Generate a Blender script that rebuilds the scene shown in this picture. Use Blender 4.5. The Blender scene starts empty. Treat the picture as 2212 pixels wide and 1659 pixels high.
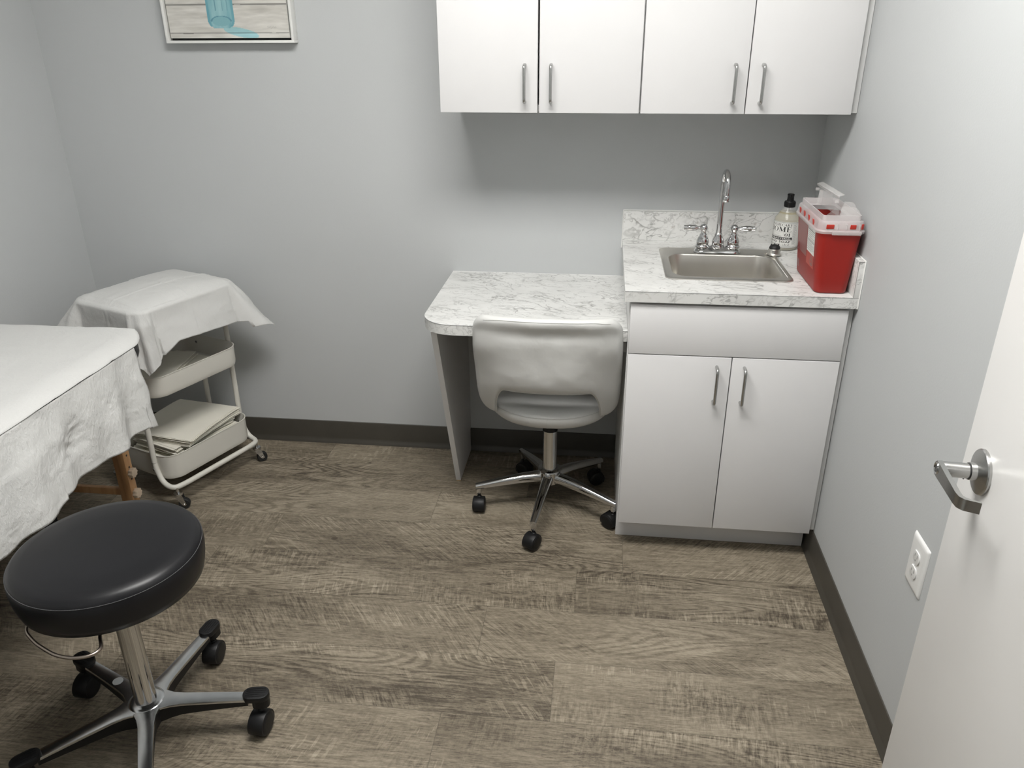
import bpy, bmesh, math, random
from mathutils import Vector, Matrix, noise as mnoise
PI = math.pi
R_ = math.radians
random.seed(7)
SC = bpy.context.scene
COL = SC.collection

# ------------------------------------------------------------------ materials
def newmat(name):
    m = bpy.data.materials.new(name); m.use_nodes = True
    nt = m.node_tree; b = nt.nodes['Principled BSDF']
    return m, nt, b
def nd(nt, t, **kw):
    n = nt.nodes.new(t)
    for k, v in kw.items():
        if k == 'ins':
            for a, c in v.items(): n.inputs[a].default_value = c
        else: setattr(n, k, v)
    return n
def lk(nt, a, b): nt.links.new(a, b)
def ramp(nt, stops, interp='LINEAR'):
    r = nt.nodes.new('ShaderNodeValToRGB'); e = r.color_ramp; e.interpolation = interp
    while len(e.elements) < len(stops): e.elements.new(0.5)
    for s, (p, c) in zip(e.elements, stops):
        s.position = p; s.color = (c[0], c[1], c[2], 1) if isinstance(c, (tuple, list)) else (c, c, c, 1)
    return r
def mapping(nt, src, scale=(1,1,1), rot=(0,0,0), loc=(0,0,0)):
    m = nt.nodes.new('ShaderNodeMapping'); m.inputs['Scale'].default_value = scale
    m.inputs['Rotation'].default_value = rot; m.inputs['Location'].default_value = loc
    nt.links.new(src, m.inputs['Vector']); return m.outputs[0]
def math_(nt, op, a, b=None, c=None, clamp=False):
    m = nt.nodes.new('ShaderNodeMath'); m.operation = op; m.use_clamp = clamp
    for i, v in enumerate((a, b, c)):
        if v is None: continue
        if isinstance(v, (int, float)): m.inputs[i].default_value = v
        else: nt.links.new(v, m.inputs[i])
    return m.outputs[0]
def mixc(nt, fac, a, b, blend='MIX'):
    m = nt.nodes.new('ShaderNodeMix'); m.data_type = 'RGBA'; m.blend_type = blend
    for i, v in ((0, fac), (6, a), (7, b)):
        if isinstance(v, (int, float)): m.inputs[i].default_value = v
        elif isinstance(v, (tuple, list)): m.inputs[i].default_value = (*v, 1) if len(v) == 3 else v
        else: nt.links.new(v, m.inputs[i])
    return m.outputs[2]
def simple(name, col, rough=.5, metal=0, bump=None, spec=None, coat=0, var=.03, **kw):
    """a plain surface with faint procedural variation and optional grain bump=(scale,strength,distance)"""
    m, nt, b = newmat(name)
    tc = nt.nodes.new('ShaderNodeTexCoord').outputs['Object']
    n = nd(nt, 'ShaderNodeTexNoise', ins={'Scale': kw.get('vs', 9.), 'Detail': 3.}); lk(nt, tc, n.inputs['Vector'])
    c1 = tuple(max(0, x*(1-var)) for x in col); c2 = tuple(min(1, x*(1+var)) for x in col)
    r = ramp(nt, [(.3, c1), (.7, c2)]); lk(nt, n.outputs[0], r.inputs[0]); lk(nt, r.outputs[0], b.inputs['Base Color'])
    b.inputs['Roughness'].default_value = rough; b.inputs['Metallic'].default_value = metal
    if spec is not None: b.inputs['Specular IOR Level'].default_value = spec
    if coat: b.inputs['Coat Weight'].default_value = coat; b.inputs['Coat Roughness'].default_value = .15
    if bump:
        n2 = nd(nt, 'ShaderNodeTexNoise', ins={'Scale': bump[0], 'Detail': 4., 'Roughness': .6})
        v = tc if len(bump) < 4 else mapping(nt, tc, bump[3])
        lk(nt, v, n2.inputs['Vector'])
        bp = nd(nt, 'ShaderNodeBump', ins={'Strength': bump[1], 'Distance': bump[2]})
        lk(nt, n2.outputs[0], bp.inputs['Height']); lk(nt, bp.outputs[0], b.inputs['Normal'])
    return m

M = {}
M['wall'] = simple('grey_wall_paint', (.480, .494, .498), .62, bump=(170., .22, .0012), var=.012, vs=2.)
M['ceiling'] = simple('ceiling_paint', (.70, .70, .69), .9, bump=(120., .3, .002))
M['lam'] = simple('white_laminate', (.665, .66, .662), .42, bump=(260., .05, .0005), var=.01)
M['lam_edge'] = simple('white_laminate_edge', (.69, .69, .68), .45, var=.01)
M['door'] = simple('door_white_paint', (.72, .713, .70), .33, bump=(30., .04, .002), var=.012)
M['base'] = simple('dark_vinyl_base', (.056, .051, .042), .45, var=.06, vs=14.)
M['caulk'] = simple('white_caulk', (.76, .76, .74), .5)
M['steel'] = simple('brushed_steel', (.64, .62, .58), .36, 1, bump=(40., .10, .0004, (1, 30, 30)), var=.05)
M['nickel'] = simple('satin_nickel', (.46, .46, .45), .27, 1, bump=(60., .05, .0003, (1, 1, 25)), var=.04)
M['chrome'] = simple('polished_chrome', (.62, .62, .62), .06, 1, var=.01)
M['alu'] = simple('polished_aluminium', (.60, .61, .62), .20, 1, bump=(35., .04, .0006), var=.08, vs=30.)
M['black_plastic'] = simple('black_plastic', (.008, .008, .0085), .45, bump=(300., .1, .0003), spec=.3)
M['black_rubber'] = simple('black_rubber', (.012, .012, .012), .6)
M['black_vinyl'] = simple('black_vinyl', (.0085, .0085, .010), .36, bump=(600., .12, .0002), var=.1, spec=.32)
M['seam'] = simple('grey_stitching', (.06, .06, .062), .7)
M['white_vinyl'] = simple('white_leatherette', (.575, .575, .56), .45, bump=(7., .35, .010), var=.015)
M['white_seam'] = simple('white_stitching', (.52, .52, .50), .8)
M['cart'] = simple('white_powder_coat', (.60, .585, .535), .38, var=.01)
M['paper'] = None
M['wood'] = None
M['knob'] = simple('beige_plastic_knob', (.56, .45, .34), .4)
M['white_plastic'] = simple('white_plastic', (.72, .72, .71), .32, var=.01)
M['slot'] = simple('dark_slot', (.03, .03, .03), .7)
M['dark_gap'] = simple('dark_cabinet_inside', (.05, .048, .045), .8)
M['silver_sticker'] = simple('pale_sticker', (.55, .56, .57), .5)
M['sslot'] = simple('shadowed_slot', (.33, .33, .32), .6)
M['mdf'] = simple('raw_board_edge', (.45, .33, .20), .8)

def paper_mat(name, col, bs=220., strength=.5, dist=.001, trans=.25):
    m, nt, b = newmat(name)
    tc = nt.nodes.new('ShaderNodeTexCoord').outputs['Object']
    n = nd(nt, 'ShaderNodeTexNoise', ins={'Scale': bs, 'Detail': 3., 'Roughness': .65}); lk(nt, mapping(nt, tc, (1, 1, .45)), n.inputs['Vector'])
    n2 = nd(nt, 'ShaderNodeTexNoise', ins={'Scale': 14., 'Detail': 4., 'Distortion': .8}); lk(nt, tc, n2.inputs['Vector'])
    s = math_(nt, 'ADD', n.outputs[0], math_(nt, 'MULTIPLY', n2.outputs[0], 2.2))
    bp = nd(nt, 'ShaderNodeBump', ins={'Strength': strength, 'Distance': dist}); lk(nt, s, bp.inputs['Height'])
    lk(nt, bp.outputs[0], b.inputs['Normal'])
    r = ramp(nt, [(.2, tuple(x*.96 for x in col)), (.8, col)]); lk(nt, n2.outputs[0], r.inputs[0])
    lk(nt, r.outputs[0], b.inputs['Base Color'])
    b.inputs['Roughness'].default_value = .75; b.inputs['Specular IOR Level'].default_value = .25
    tr = nt.nodes.new('ShaderNodeBsdfTranslucent'); lk(nt, r.outputs[0], tr.inputs[0]); lk(nt, bp.outputs[0], tr.inputs['Normal'])
    mx = nt.nodes.new('ShaderNodeMixShader'); mx.inputs[0].default_value = trans
    lk(nt, b.outputs[0], mx.inputs[1]); lk(nt, tr.outputs[0], mx.inputs[2])
    lk(nt, mx.outputs[0], nt.nodes['Material Output'].inputs[0])
    return m
M['sheet'] = paper_mat('white_tissue_sheet', (.65, .65, .637), 120., .6, .0022, .12)
M['crepe'] = paper_mat('white_crepe_sheet', (.65, .65, .635), 130., .9, .0032, .12)
M['drape'] = paper_mat('cream_folded_paper', (.80, .775, .69), 120., .15, .0006, .08)

def mat_wood():
    m, nt, b = newmat('beech_wood')
    tc = nt.nodes.new('ShaderNodeTexCoord').outputs['Object']
    n = nd(nt, 'ShaderNodeTexNoise', ins={'Scale': 6., 'Detail': 6., 'Distortion': .6}); lk(nt, mapping(nt, tc, (6, 6, .8)), n.inputs['Vector'])
    r = ramp(nt, [(.25, (.33, .17, .075)), (.55, (.47, .27, .13)), (.8, (.56, .36, .19))]); lk(nt, n.outputs[0], r.inputs[0])
    lk(nt, r.outputs[0], b.inputs['Base Color']); b.inputs['Roughness'].default_value = .4
    return m
M['wood'] = mat_wood()

def mat_marble():
    m, nt, b = newmat('white_marble_laminate')
    tc = nt.nodes.new('ShaderNodeTexCoord').outputs['Object']
    v = mapping(nt, tc, (1., 1.35, 1.2), (.5, .35, R_(28)))
    wn = nd(nt, 'ShaderNodeTexNoise', ins={'Scale': 5., 'Detail': 5., 'Roughness': .6}); lk(nt, v, wn.inputs['Vector'])
    wv = nt.nodes.new('ShaderNodeVectorMath'); wv.operation = 'MULTIPLY_ADD'
    lk(nt, wn.outputs['Color'], wv.inputs[0]); wv.inputs[1].default_value = (.11, .11, .11); lk(nt, v, wv.inputs[2])
    veins = None
    for sc, w, amp in ((6., .016, 1.), (12., .022, .95), (24., .030, .6)):
        n = nd(nt, 'ShaderNodeTexNoise', ins={'Scale': sc, 'Detail': 3., 'Roughness': .55, 'Distortion': .5})
        lk(nt, mapping(nt, wv.outputs[0], (.62, 1.25, 1.), (0, 0, 0), (sc, 0, sc*2)), n.inputs['Vector'])
        d = math_(nt, 'ABSOLUTE', math_(nt, 'SUBTRACT', n.outputs[0], .5))
        r = ramp(nt, [(0, 1.), (w, 0.)]); lk(nt, d, r.inputs[0])
        mk = nd(nt, 'ShaderNodeTexNoise', ins={'Scale': sc*.8, 'Detail': 2.}); lk(nt, mapping(nt, v, (1, 1, 1), (0, 0, 0), (3*sc, 1, 2)), mk.inputs['Vector'])
        mr = ramp(nt, [(.40, 0.), (.60, 1.)]); lk(nt, mk.outputs[0], mr.inputs[0])
        x = math_(nt, 'MULTIPLY', math_(nt, 'MULTIPLY', r.outputs[0], mr.outputs[0]), amp)
        veins = x if veins is None else math_(nt, 'MAXIMUM', veins, x)
    cl = nd(nt, 'ShaderNodeTexNoise', ins={'Scale': 4., 'Detail': 6.}); lk(nt, wv.outputs[0], cl.inputs['Vector'])
    cr = ramp(nt, [(.35, (.60, .60, .585)), (.62, (.70, .70, .685))]); lk(nt, cl.outputs[0], cr.inputs[0])
    c = mixc(nt, veins, cr.outputs[0], (.27, .27, .26))
    sp = nd(nt, 'ShaderNodeTexNoise', ins={'Scale': 42., 'Detail': 1.}); lk(nt, wv.outputs[0], sp.inputs['Vector'])
    sr = ramp(nt, [(.71, 0.), (.78, .5)]); lk(nt, sp.outputs[0], sr.inputs[0])
    c = mixc(nt, sr.outputs[0], c, (.33, .30, .27))
    lk(nt, c, b.inputs['Base Color']); b.inputs['Roughness'].default_value = .35
    return m
M['marble'] = mat_marble()

def mat_floor():
    m, nt, b = newmat('grey_oak_vinyl_plank')
    tc = nt.nodes.new('ShaderNodeTexCoord').outputs['Object']
    at = nd(nt, 'ShaderNodeAttribute', attribute_name='seed'); at2 = nd(nt, 'ShaderNodeAttribute', attribute_name='tint')
    seed = at.outputs['Fac']; tint = at2.outputs['Fac']
    cx = nt.nodes.new('ShaderNodeCombineXYZ')
    lk(nt, math_(nt, 'MULTIPLY', seed, 37.), cx.inputs[0]); lk(nt, math_(nt, 'MULTIPLY', seed, 17.3), cx.inputs[1]); lk(nt, math_(nt, 'MULTIPLY', seed, 53.), cx.inputs[2])
    va = nt.nodes.new('ShaderNodeVectorMath'); va.operation = 'ADD'; lk(nt, tc, va.inputs[0]); lk(nt, cx.outputs[0], va.inputs[1])
    v = va.outputs[0]
    def ns(scale, mp, detail=4., rough=.6, dist=0., lac=2.):
        n = nd(nt, 'ShaderNodeTexNoise', ins={'Scale': scale, 'Detail': detail, 'Roughness': rough, 'Distortion': dist, 'Lacunarity': lac})
        lk(nt, mapping(nt, v, mp), n.inputs['Vector']); return n.outputs[0]
    broad = ns(1., (1.6, 7., 1.), 3., .5, .3)
    grain = ns(1., (11., 90., 1.), 7., .74, .35)
    fine = ns(1., (26., 330., 1.), 3., .6)
    shear = nt.nodes.new('ShaderNodeVectorMath'); shear.operation = 'ADD'; lk(nt, v, shear.inputs[0])
    sxyz = nt.nodes.new('ShaderNodeSeparateXYZ'); lk(nt, v, sxyz.inputs[0]); shc = nt.nodes.new('ShaderNodeCombineXYZ')
    lk(nt, math_(nt, 'MULTIPLY', sxyz.outputs[1], math_(nt, 'MULTIPLY', math_(nt, 'SUBTRACT', seed, .5), 2.6)), shc.inputs[0]); lk(nt, shc.outputs[0], shear.inputs[1])
    sawn = nd(nt, 'ShaderNodeTexNoise', ins={'Scale': 1., 'Detail': 4., 'Roughness': .65, 'Distortion': .7}); lk(nt, mapping(nt, shear.outputs[0], (120., 20., 1.)), sawn.inputs['Vector']); saw = sawn.outputs[0]
    sawm = ns(1., (3.0, 6., 1.), 2., .5)
    # cathedral figure: contour lines of a stretched field
    fld = ns(1., (1.1, 6.2, 1.), 1.5, .4, .5)
    rings = math_(nt, 'ABSOLUTE', math_(nt, 'SUBTRACT', math_(nt, 'FRACT', math_(nt, 'ADD', math_(nt, 'MULTIPLY', fld, 30.), math_(nt, 'MULTIPLY', fine, .5))), .5))
    figm = ns(1., (1.3, 3.5, 1.), 1., .4)
    def rr(x, a, bb, lo=0., hi=1.):
        r = nt.nodes.new('ShaderNodeMapRange'); r.inputs[1].default_value = a; r.inputs[2].default_value = bb
        r.inputs[3].default_value = lo; r.inputs[4].default_value = hi; lk(nt, x, r.inputs[0]); return r.outputs[0]
    t = math_(nt, 'ADD', math_(nt, 'MULTIPLY', rr(broad, .3, .7), .34), .02)
    t = math_(nt, 'ADD', t, math_(nt, 'MULTIPLY', rr(grain, .32, .68), .32))
    t = math_(nt, 'ADD', t, math_(nt, 'MULTIPLY', math_(nt, 'SUBTRACT', rr(fine, .34, .66), .4), .26))
    s = math_(nt, 'MULTIPLY', math_(nt, 'SUBTRACT', rr(saw, .36, .62), .5), math_(nt, 'MULTIPLY', rr(sawm, .44, .66), .40))
    t = math_(nt, 'ADD', t, s)
    g = math_(nt, 'MULTIPLY', math_(nt, 'SUBTRACT', rr(rings, .12, .30), .6), math_(nt, 'MULTIPLY', rr(figm, .50, .60), .25))
    t = math_(nt, 'ADD', t, g)
    t = math_(nt, 'ADD', t, math_(nt, 'MULTIPLY', math_(nt, 'SUBTRACT', tint, .5), .20))
    iso = nd(nt, 'ShaderNodeTexNoise', ins={'Scale': 95., 'Detail': 5., 'Roughness': .7}); lk(nt, mapping(nt, v, (.8, 1.4, 1.)), iso.inputs['Vector'])
    t = math_(nt, 'ADD', t, math_(nt, 'MULTIPLY', math_(nt, 'SUBTRACT', rr(iso.outputs[0], .34, .66), .5), .20))
    # short dark pores and cracks running with the grain
    ck = ns(1., (9., 75., 1.), 5., .62, .8); ckm = ns(1., (2.2, 9., 1.), 2., .5)
    crack = math_(nt, 'MULTIPLY', rr(math_(nt, 'ABSOLUTE', math_(nt, 'SUBTRACT', ck, .5)), .0, .022, 1., 0.), rr(ckm, .47, .62))
    t = math_(nt, 'SUBTRACT', t, math_(nt, 'MULTIPLY', crack, .34))
    # crisp light saw scratches
    sc2 = nd(nt, 'ShaderNodeTexNoise', ins={'Scale': 1., 'Detail': 3., 'Roughness': .6, 'Distortion': .4}); lk(nt, mapping(nt, shear.outputs[0], (105., 13., 1.), (0, 0, 0), (3., 7., 1.)), sc2.inputs['Vector'])
    scm = ns(1., (2.4, 8., 1.), 3., .55, .3)
    scr = math_(nt, 'MULTIPLY', rr(sc2.outputs[0], .545, .60), rr(scm, .49, .62))
    t = math_(nt, 'ADD', t, math_(nt, 'MULTIPLY', scr, .26))
    # knots
    vo = nd(nt, 'ShaderNodeTexVoronoi', feature='F1', ins={'Scale': 1., 'Randomness': 1.}); lk(nt, mapping(nt, v, (3.4, 7.5, 1.)), vo.inputs['Vector'])
    kn = nd(nt, 'ShaderNodeTexNoise', ins={'Scale': 60., 'Detail': 3.}); lk(nt, v, kn.inputs['Vector'])
    kd = math_(nt, 'ADD', vo.outputs['Distance'], math_(nt, 'MULTIPLY', kn.outputs[0], .045))
    km = rr(kd, .040, .062, 1., 0.)
    kr = math_(nt, 'MULTIPLY', math_(nt, 'ABSOLUTE', math_(nt, 'SUBTRACT', math_(nt, 'FRACT', math_(nt, 'MULTIPLY', kd, 48.)), .5)), rr(kd, .06, .15, 1., 0.))
    t = math_(nt, 'SUBTRACT', math_(nt, 'SUBTRACT', t, math_(nt, 'MULTIPLY', km, .40)), math_(nt, 'MULTIPLY', kr, .42))
    r = ramp(nt, [(.0, (.066, .053, .038)), (.25, (.150, .125, .091)), (.47, (.225, .191, .142)), (.70, (.305, .262, .199)), (.98, (.400, .349, .272))]); lk(nt, t, r.inputs[0])
    uv = nt.nodes.new('ShaderNodeUVMap'); uv.uv_map = 'plank'
    sx = nt.nodes.new('ShaderNodeSeparateXYZ'); lk(nt, uv.outputs[0], sx.inputs[0])
    def edge(x, L): return math_(nt, 'MINIMUM', x, math_(nt, 'SUBTRACT', L, x))
    e = math_(nt, 'MINIMUM', edge(sx.outputs[1], .2085), edge(sx.outputs[0], 1.22))
    em = rr(e, .0004, .0018, .42, 0.)
    c = mixc(nt, em, r.outputs[0], (.05, .042, .032))
    lk(nt, c, b.inputs['Base Color'])
    lk(nt, rr(t, .1, .8, .52, .40), b.inputs['Roughness'])
    bp = nd(nt, 'ShaderNodeBump', ins={'Strength': .25, 'Distance': .0012})
    lk(nt, math_(nt, 'SUBTRACT', t, math_(nt, 'MULTIPLY', em, 1.)), bp.inputs['Height']); lk(nt, bp.outputs[0], b.inputs['Normal'])
    b.inputs['Specular IOR Level'].default_value = .35
    return m
M['floor'] = mat_floor()

def mat_attr_color(name, attr='col', rough=.6, **kw):
    m, nt, b = newmat(name)
    a = nd(nt, 'ShaderNodeAttribute', attribute_name=attr)
    lk(nt, a.outputs['Color'], b.inputs['Base Color']); b.inputs['Roughness'].default_value = rough
    return m
M['painting'] = mat_attr_color('painted_canvas', rough=.55)
M['ink'] = simple('black_print', (.02, .02, .02), .5)
M['ink_grey'] = simple('grey_print', (.22, .22, .22), .5)
M['label'] = simple('white_label_paper', (.74, .74, .71), .45)
M['bottle'] = simple('clear_bottle_plastic', (.55, .54, .50), .12)
def mat_soap():
    m, nt, b = newmat('amber_liquid_soap')
    tc = nt.nodes.new('ShaderNodeTexCoord').outputs['Object']
    n = nd(nt, 'ShaderNodeTexNoise', ins={'Scale': 30.}); lk(nt, tc, n.inputs['Vector'])
    r = ramp(nt, [(.3, (.44, .40, .28)), (.7, (.49, .45, .32))]); lk(nt, n.outputs[0], r.inputs[0]); lk(nt, r.outputs[0], b.inputs['Base Color'])
    b.inputs['Roughness'].default_value = .08; b.inputs['Transmission Weight'].default_value = .35; b.inputs['IOR'].default_value = 1.2
    return m
M['soap'] = mat_soap()
def mat_trans(name, col, alpha, rough=.3):
    m, nt, b = newmat(name)
    tc = nt.nodes.new('ShaderNodeTexCoord').outputs['Object']
    n = nd(nt, 'ShaderNodeTexNoise', ins={'Scale': 60.}); lk(nt, tc, n.inputs['Vector'])
    r = ramp(nt, [(.3, tuple(x*.97 for x in col)), (.7, col)]); lk(nt, n.outputs[0], r.inputs[0]); lk(nt, r.outputs[0], b.inputs['Base Color'])
    b.inputs['Roughness'].default_value = rough
    t = nt.nodes.new('ShaderNodeBsdfTransparent')
    mx = nt.nodes.new('ShaderNodeMixShader'); mx.inputs[0].default_value = alpha
    lk(nt, t.outputs[0], mx.inputs[1]); lk(nt, b.outputs[0], mx.inputs[2]); lk(nt, mx.outputs[0], nt.nodes['Material Output'].inputs[0])
    return m
M['clear'] = mat_trans('clear_pet', (.75, .75, .72), .28, .1)
M['lid'] = mat_trans('frosted_lid_plastic', (.72, .68, .68), .50, .3)
M['lid_clear'] = mat_trans('translucent_flap_plastic', (.74, .72, .71), .32, .25)
M['red'] = simple('red_container_plastic', (.27, .009, .0045), .46, bump=(200., .05, .0003), var=.04)
M['red2'] = simple('red_label', (.42, .045, .030), .4)
M['red3'] = simple('dull_red_embossed_panel', (.22, .045, .042), .28)
M['red_bright'] = simple('bright_red_plastic', (.46, .030, .018), .35)
def mat_emit(name, col, s):
    m, nt, b = newmat(name)
    b.inputs['Base Color'].default_value = (.8, .8, .8, 1)
    b.inputs['Emission Color'].default_value = (*col, 1); b.inputs['Emission Strength'].default_value = s
    return m
M['lamp'] = mat_emit('light_diffuser', (1., .985, .955), 29.5)
M['lamp_hall'] = mat_emit('hall_light_diffuser', (1., .985, .955), 5.)

# ------------------------------------------------------------------ object helpers
def finish(name, bm, mat, parent=None, smooth=True, angle=38):
    bmesh.ops.recalc_face_normals(bm, faces=bm.faces[:])
    me = bpy.data.meshes.new(name); bm.to_mesh(me); bm.free()
    return link(name, me, mat, parent, smooth, angle)
def link(name, me, mat, parent=None, smooth=True, angle=38):
    if mat is not None: me.materials.append(mat)
    if smooth:
        me.shade_smooth(); me.set_sharp_from_angle(angle=R_(angle))
    o = bpy.data.objects.new(name, me); COL.objects.link(o)
    if parent is not None:
        o.parent = parent
        mw = chain(parent)
        me.transform(mw.inverted())
    return o
def chain(o):
    m = Matrix.Identity(4)
    while o is not None:
        m = (Matrix.Translation(o.location) @ o.rotation_euler.to_matrix().to_4x4()) @ m
        o = o.parent
    return m
def tag(o, label=None, cat=None, group=None, kind=None):
    if label: o['label'] = label
    if cat: o['category'] = cat
    if group: o['group'] = group
    if kind: o['kind'] = kind
    return o
def thing(name, label, cat, loc, rz=0, group=None):
    o = bpy.data.objects.new(name, None); COL.objects.link(o); o.empty_display_size = .1
    o.location = loc; o.rotation_euler = (0, 0, rz)
    return tag(o, label, cat, group)
def struct(o, label=None): o['kind'] = 'structure'; return o
NB = lambda: bmesh.new()
def box(bm, lo, hi, bev=0, seg=2):
    t = bmesh.new(); bmesh.ops.create_cube(t, size=1)
    for v in t.verts:
        v.co = Vector([(lo[i]+hi[i])/2 + v.co[i]*(hi[i]-lo[i]) for i in range(3)])
    if bev: bmesh.ops.bevel(t, geom=t.edges[:], offset=bev, segments=seg, affect='EDGES', profile=.5)
    return merge(bm, t)
def merge(bm, t, mat=None):
    if mat is not None: bmesh.ops.transform(t, matrix=mat, verts=t.verts)
    me = bpy.data.meshes.new('tmp'); t.to_mesh(me); t.free()
    bm.from_mesh(me); bpy.data.meshes.remove(me); return bm
def obox(bm, c, half, ax, bev=0, seg=2):
    """oriented box: centre, half sizes, three axes"""
    t = bmesh.new(); bmesh.ops.create_cube(t, size=2)
    for v in t.verts: v.co = Vector([v.co[i]*half[i] for i in range(3)])
    if bev: bmesh.ops.bevel(t, geom=t.edges[:], offset=bev, segments=seg, affect='EDGES', profile=.5)
    A = Matrix((ax[0], ax[1], ax[2])).transposed()
    for v in t.verts: v.co = A @ v.co + Vector(c)
    return merge(bm, t)
def smooth_path(pts, r, n=6, closed=False):
    """round the corners of a polyline with radius r"""
    P = [Vector(p) for p in pts]; out = []
    N = len(P)
    for i in range(N):
        if not closed and i in (0, N-1): out.append(P[i]); continue
        a, b, c = P[i-1], P[i], P[(i+1) % N]
        d1 = (a-b); d2 = (c-b); rr = min(r, d1.length*.499, d2.length*.499)
        p1 = b + d1.normalized()*rr; p2 = b + d2.normalized()*rr
        for k in range(n+1):
            t = k/n; out.append((1-t)**2*p1 + 2*t*(1-t)*b + t*t*p2)
    return out
def tube(bm, pts, r, seg=12, closed=False, cap=True, flat=None):
    P = [Vector(p) for p in pts]; N = len(P)
    rad = r if isinstance(r, (list, tuple)) else [r]*N
    T = []
    for i in range(N):
        if closed: d = P[(i+1) % N] - P[i-1]
        else: d = P[min(i+1, N-1)] - P[max(i-1, 0)]
        T.append(d.normalized())
    up = Vector((0, 0, 1)) if abs(T[0].z) < .9 else Vector((1, 0, 0))
    nrm = (up - T[0]*up.dot(T[0])).normalized(); rings = []
    for i in range(N):
        nrm = (nrm - T[i]*nrm.dot(T[i])).normalized(); bn = T[i].cross(nrm)
        ring = []
        for k in range(seg):
            a = 2*PI*k/seg; s = flat if flat else (1, 1)
            ring.append(bm.verts.new(P[i] + (nrm*math.cos(a)*s[0] + bn*math.sin(a)*s[1])*rad[i]))
        rings.append(ring)
    for i in range(N if closed else N-1):
        A, B = rings[i], rings[(i+1) % N]
        for k in range(seg): bm.faces.new((A[k], A[(k+1) % seg], B[(k+1) % seg], B[k]))
    if cap and not closed:
        bm.faces.new(rings[0][::-1]); bm.faces.new(rings[-1])
    return bm
def lathe(bm, prof, c=(0, 0, 0), seg=32, axis=None, cap=True):
    """profile [(r,z)...] round z through c, or round a given axis"""
    c = Vector(c)
    if axis is None: A = Matrix.Identity(3)
    else:
        z = Vector(axis).normalized(); x = z.orthogonal().normalized(); A = Matrix((x, z.cross(x), z)).transposed()
    rings = []
    for r, z in prof:
        if r < 1e-6: rings.append([bm.verts.new(A @ Vector((0, 0, z)) + c)])
        else: rings.append([bm.verts.new(A @ Vector((r*math.cos(2*PI*k/seg), r*math.sin(2*PI*k/seg), z)) + c) for k in range(seg)])
    for a, b in zip(rings, rings[1:]):
        for k in range(seg):
            k2 = (k+1) % seg
            if len(a) == 1 and len(b) == 1: continue
            if len(a) == 1: bm.faces.new((a[0], b[k2], b[k]))
            elif len(b) == 1: bm.faces.new((a[k], a[k2], b[0]))
            else: bm.faces.new((a[k], a[k2], b[k2], b[k]))
    if cap:
        if len(rings[0]) > 1: bm.faces.new(rings[0][::-1])
        if len(rings[-1]) > 1: bm.faces.new(rings[-1])
    return bm
def prism(bm, outline, z0, z1, bev=0, seg=2, mat=None):
    t = bmesh.new()
    vs = [t.verts.new((x, y, z0)) for x, y in outline]; f = t.faces.new(vs)
    r = bmesh.ops.extrude_face_region(t, geom=[f])
    for g in r['geom']:
        if isinstance(g, bmesh.types.BMVert): g.co.z = z1
    if bev:
        es = [e for e in t.edges if abs(e.verts[0].co.z - e.verts[1].co.z) < 1e-6]
        bmesh.ops.bevel(t, geom=es, offset=bev, segments=seg, affect='EDGES', profile=.5)
    return merge(bm, t, mat)
def rrect(x0, y0, x1, y1, r, n=6):
    o = []
    for cx, cy, a0 in ((x1-r, y1-r, 0), (x0+r, y1-r, 90), (x0+r, y0+r, 180), (x1-r, y0+r, 270)):
        for k in range(n+1):
            a = R_(a0 + 90*k/n); o.append((cx + r*math.cos(a), cy + r*math.sin(a)))
    return o
def loft(bm, loops, cap0=False, cap1=False, closed_loops=True):
    L = [[bm.verts.new(p) for p in lp] for lp in loops]
    n = len(L[0])
    for a, b in zip(L, L[1:]):
        for k in range(n if closed_loops else n-1): bm.faces.new((a[k], a[(k+1) % n], b[(k+1) % n], b[k]))
    if cap0: bm.faces.new(L[0][::-1])
    if cap1: bm.faces.new(L[-1])
    return bm
def grid(bm, nu, nv, fn, skip=None):
    V = [[bm.verts.new(fn(i/nu, j/nv)) for j in range(nv+1)] for i in range(nu+1)]
    for i in range(nu):
        for j in range(nv):
            if skip and skip(i/nu, j/nv): continue
            bm.faces.new((V[i][j], V[i+1][j], V[i+1][j+1], V[i][j+1]))
    return V
def copy_tree(o, parent=None):
    c = o.copy(); COL.objects.link(c); c.parent = parent
    for ch in list(o.children): copy_tree(ch, c)
    return c
def fbm(x, y, z, s=1., o=3): return mnoise.fractal(Vector((x*s, y*s, z*s)), 1.0, 2.0, o)

# ------------------------------------------------------------------ camera (solved from the photograph)
f = 1686.9
CP = Vector((-.7317, -2.85, 1.5926)); yaw, pit, rol = -.1164, .4209, -.0048
d = Vector((math.sin(yaw)*math.cos(pit), math.cos(yaw)*math.cos(pit), -math.sin(pit)))
rt = Vector((math.cos(yaw), -math.sin(yaw), 0)); up = rt.cross(d)
rr_ = rt*math.cos(rol) + up*math.sin(rol); uu_ = -rt*math.sin(rol) + up*math.cos(rol)
cam = bpy.data.cameras.new('camera'); co = bpy.data.objects.new('camera', cam); COL.objects.link(co)
co.matrix_world = Matrix.Translation(CP) @ Matrix((rr_, uu_, -d)).transposed().to_4x4()
cam.sensor_width = 36; cam.lens = f/2212*36; cam.clip_start = .02
SC.camera = co

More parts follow.
